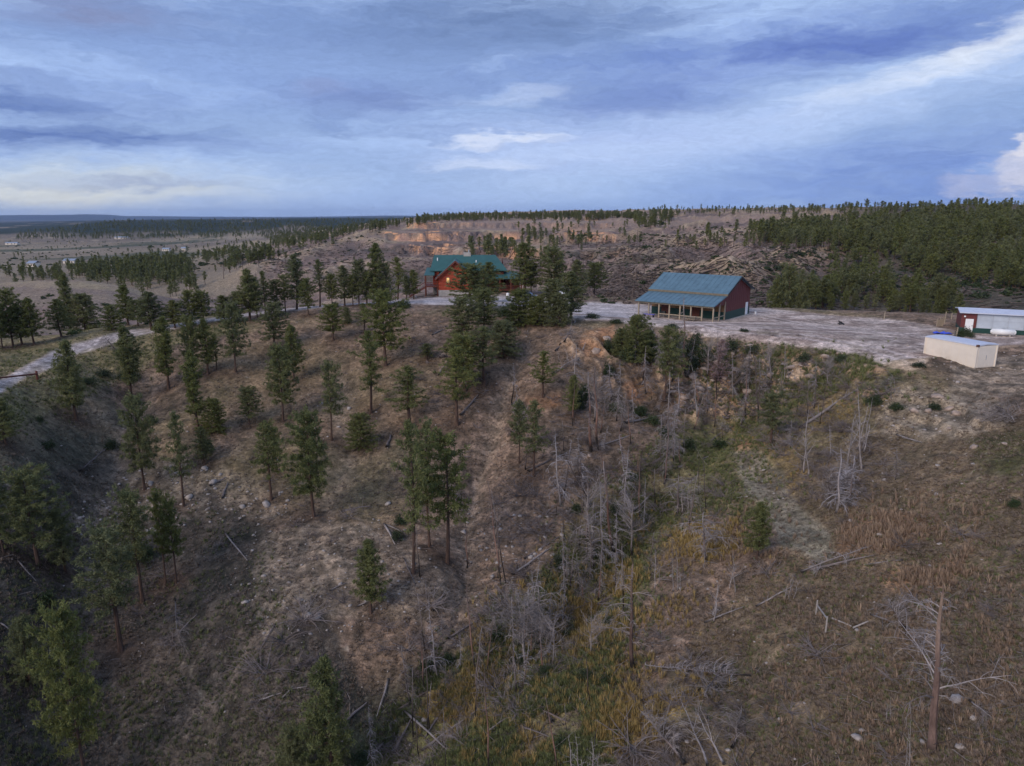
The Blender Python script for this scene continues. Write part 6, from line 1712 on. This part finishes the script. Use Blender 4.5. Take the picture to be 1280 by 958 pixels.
# --- small yard things
def small_things():
    p = spot1(1178, 417.5); 
    # blue tarp: crumpled sheet
    g = []; n = 12
    V = [(i / 11 * 2.3 - 1.15 + random.uniform(-.05, .05), j / 11 * 1.3 - .65 + random.uniform(-.05, .05), .07 + .32 * max(0, math.sin(i * .8) * math.cos(j * .6)) * (1 - abs(i - 5.5) / 6) + random.uniform(0, .08)) for j in range(n) for i in range(n)]
    Fc = [(j * n + i, j * n + i + 1, (j + 1) * n + i + 1, (j + 1) * n + i) for j in range(n - 1) for i in range(n - 1)]
    nb = len(V); V = V + [(x, y, z - .05) for x, y, z in V]; Fc += [tuple(nb + k for k in f[::-1]) for f in Fc]
    o = mesh_obj('tarpaulin', V, Fc, M_BLUE); o.location = p; o.rotation_euler = (0, 0, -.35); tag(o, 'crumpled bright blue tarpaulin behind the cream container', 'tarpaulin')
    # weathered upright pallet gate
    p = spot1(1175, 408); g = empty('pallet', p, .2)
    for k, (x, h) in enumerate(((-.55, 1.25), (-.3, 1.0), (-.05, 1.4), (.2, 1.15), (.45, 1.5))): MB().box(x - .09, x + .09, -.03, .03, -.1, h).build('slat', M_TIMBER, g)
    for z in (.25, .85): MB().box(-.65, .55, .032, .09, z, z + .1).build('crosspiece', M_TIMBER, g)
    tag(g, 'weathered wooden pallet standing upright left of the long building', 'pallet')
    for (px, py, h, lab) in ((1105, 399.5, 1.3, 'lone wooden fence post at the far edge of the gravel yard'), (1195.5, 421, 1.35, 'tan wooden post among plants behind the cream container'), (1180.5, 404, 1.8, 'tall thin post beside the upright pallet'), (1189, 399, 1.0, 'short post between the pallet and the red wall')):
        p = spot1(px, py); o = MB().cyl((0, 0, -.2), (0, 0, h), .09, 8, .075).build('fence_post', M_TIMBER); o.location = p; o.rotation_euler = (0, .04, 0); tag(o, lab, 'post')
    # dark plants
    for i, (px, py, wd, hp) in enumerate(((1200, 421, 12, 9), (1208, 420, 10, 10), (1213, 422, 8, 8))):
        p = spot1(px, py); m = px_m(p); o = place_t(SH[i]); o.name = 'garden_plant'; o.location = p; s = wd * m / 2; o.scale = (s, s, hp * m / 1.3)
        tag(o, ['dark leafy plant right beside the tan post', 'dark leafy plant below the white door', 'dark leafy plant just right of the white door'][i], 'plant')
    # fire ring remains on the yard
    p = spot1(1051, 406); g = empty('scrap_pile', p)
    rr = random.Random(3)
    for k in range(7):
        a = rr.uniform(0, 6.28); MB().beam((math.cos(a) * .6, math.sin(a) * .35, .05), (math.cos(a + 2.4) * .45, math.sin(a + 2.4) * .3, rr.uniform(.15, .7)), .12).build('charred_log', M_DARK, g)
    tag(g, 'small pile of charred logs alone on the gravel yard', 'log pile')
    # stump-like stones by the house etc.
    # fence corner remains bottom right
    p0, p1 = spot1(1020, 768), spot1(1032, 791)
    g = empty('fence_brace', p0)
    d = p1 - p0
    MB().cyl((0, 0, -.2), (0, 0, 1.05), .06, 8, .05).build('post', mat_plain('grey_wood', (.33, .29, .26), .2, 5), g)
    gm = g.children[0].data.materials[0]
    MB().cyl(d + Vector((0, 0, -.2)), d + Vector((0, 0, 1.15)), .06, 8, .05).build('post', gm, g)
    MB().beam((0, 0, .7), d + Vector((0, 0, 1.0)), .07).build('rail', gm, g)
    tag(g, 'remains of a wooden fence corner with two posts and a rail', 'fence')
    for (a, b, lab) in (((1040, 775), (1064, 785), 'grey fence rail lying right of the old fence corner'), ((1066, 787), (1085, 779), 'shorter grey rail lying farther right of the fence corner')):
        q0, q1 = spot1(*a), spot1(*b); o = MB().cyl((0, 0, 0), q1 - q0, .06, 8, .04).build('fallen_rail', gm); o.location = q0 + Vector((0, 0, .12)); tag(o, lab, 'rail')
    # log barrier by the left road
    q0, q1 = spot1(-12, 480), spot1(47, 475)
    g = empty('log_barrier', q0)
    MB().cyl((0, 0, .55), (q1 - q0) + Vector((0, 0, .75)), .10, 8).build('rail', M_LOGD, g)
    MB().cyl((q1 - q0) + Vector((0, 0, -.2)), (q1 - q0) + Vector((0, 0, 1.1)), .13, 8).build('post', M_LOGD, g)
    MB().cyl((.6, .1, -.2), (.6, .1, .8), .12, 8).build('post', M_LOGD, g)
    tag(g, 'dark log barrier rail across the grass below the gravel road at left', 'barrier')
    # stones along driveway and white things by the trees
    for i, (px, py) in enumerate(((425, 376.5), (441, 377), (519, 373), (668, 388), (675, 391))):
        p = spot1(px, py, ymin=90); V, F3 = rock_arrays(60 + i); o = mesh_obj('boulder', V, F3, M_ROCK); o.location = p + Vector((0, 0, .15)); o.scale = (.55, .5, .6)
        tag(o, ['white boulder beside the road under the pine row, leftmost', 'white boulder beside the road, second under the pine row', 'white boulder left of the house stairs', 'pale boulder under the driveway pines', 'pale boulder right under the driveway pines, rightmost'][i], 'boulder')
small_things()

def car(name, loc, rz, mat, label, cat, pickup=False):
    g = empty(name, loc, rz)
    prof = [(-2.2, .35), (2.2, .35), (2.25, .8), (1.3, .98), (.75, 1.45), (-1.7, 1.5), (-2.15, 1.0), (-2.25, .7)] if not pickup else [(-2.7, .45), (2.6, .45), (2.65, 1.0), (1.45, 1.15), (.9, 1.75), (-.5, 1.8), (-.75, 1.15), (-2.7, 1.15)]
    body = MB().prism(prof, -.88, .88).build('body', mat, g)
    b = body.modifiers.new('bevel', 'BEVEL'); b.width = .07; b.segments = 2
    gl = [(.68, 1.40), (1.12, 1.04), (-1.55, 1.04), (-1.5, 1.42)] if not pickup else [(.8, 1.68), (1.2, 1.22), (-.5, 1.22), (-.42, 1.7)]
    for y0, y1 in ((-.90, -.875), (.875, .90)): MB().prism(gl, y0, y1).build('side_window', M_GLASS, g)
    if not pickup: MB().quad((1.335, -.75, 1.0), (1.335, .75, 1.0), (.80, .72, 1.46), (.80, -.72, 1.46)).build('windscreen', M_GLASS, g)
    else: MB().quad((1.49, -.75, 1.18), (1.49, .75, 1.18), (.95, .72, 1.74), (.95, -.72, 1.74)).build('windscreen', M_GLASS, g)
    for x in (-1.35, 1.35):
        for y in (-.8, .8): w_ = MB().cyl((x, y - .12, .36), (x, y + .12, .36), .36, 14).build('wheel', M_TYRE, g); MB().cyl((x, y - .13, .36), (x, y + .13, .36), .2, 10).build('rim', M_GALV, w_)
    for y in (-.65, .65): MB().box(2.2, 2.3, y - .15, y + .15, .62, .78).build('headlight', M_WHITE, g)
    tag(g, label, cat)
car('parked_car', (2.9, 146.5, 0.0), math.radians(-12), M_CARD, 'dark car parked by the pines right of the log house', 'car')
car('pickup_truck', (10.0, 143.5, 0.0), math.radians(100), M_WHITE, 'white pickup mostly hidden behind the driveway pines', 'pickup', True)

# far farm buildings in the left valley
def farmhouse(px, py, wpx, label, depth=8, hgt_=3.2, mat=M_CREAM, roofm=M_GALV):
    p = spot1(px, py, ymin=300); m = px_m(p); L = wpx * m
    g = empty('farm_building', p + Vector((0, 0, -.3)), .1)
    hgt_ = max(hgt_, 2.2 * m)
    MB().box(-L / 2, L / 2, 0, depth, 0, hgt_).build('wall', mat, g)
    k = hgt_ * .45
    MB().slab([(-L / 2 - .4, -.5, hgt_ - .05), (L / 2 + .4, -.5, hgt_ - .05), (L / 2 + .4, depth / 2, hgt_ + k), (-L / 2 - .4, depth / 2, hgt_ + k)], .2).build('roof', roofm, g)
    MB().slab([(L / 2 + .4, depth + .5, hgt_ - .05), (-L / 2 - .4, depth + .5, hgt_ - .05), (-L / 2 - .4, depth / 2 + .02, hgt_ + k), (L / 2 + .4, depth / 2 + .02, hgt_ + k)], .2).build('roof', roofm, g)
    for x in (-.28, .05, .3): MB().box(x * L - L * .05, x * L + L * .05, -.06, 0, hgt_ * .35, hgt_ * .75).build('window', M_GLASS, g)
    tag(g, label, 'farm building')
farmhouse(39, 334, 9, 'small white farm building alone in the left valley')
farmhouse(86, 330, 13, 'white farmhouse beside the creek wood in the left valley')
farmhouse(151, 299, 15, 'long pale barn far out on the left valley floor', 14)
farmhouse(207, 314, 8, 'tiny pale house in the trees of the valley, left of two')
farmhouse(229, 313, 5, 'tiny pale house in the trees of the valley, right of two')
farmhouse(14, 306, 14, 'low pale shed at the far left edge of the valley', 10)

# ------------------------------------------------------------------ haze
def haze():
    m, t = new_mat('haze_air')
    v = t.n('ShaderNodeVolumePrincipled', {'Color': (.52, .68, 1.0, 1), 'Density': 3.0e-5, 'Anisotropy': .1})
    m.node_tree.links.new(v.outputs[0], t.n('ShaderNodeOutputMaterial').inputs[1])
    o = MB().box(-46000, 46000, -60, 27000, -110, 260).build('haze', m); o['kind'] = 'stuff'
    tag(o, 'thin blue evening haze over the far valley and hills', 'haze')
haze()
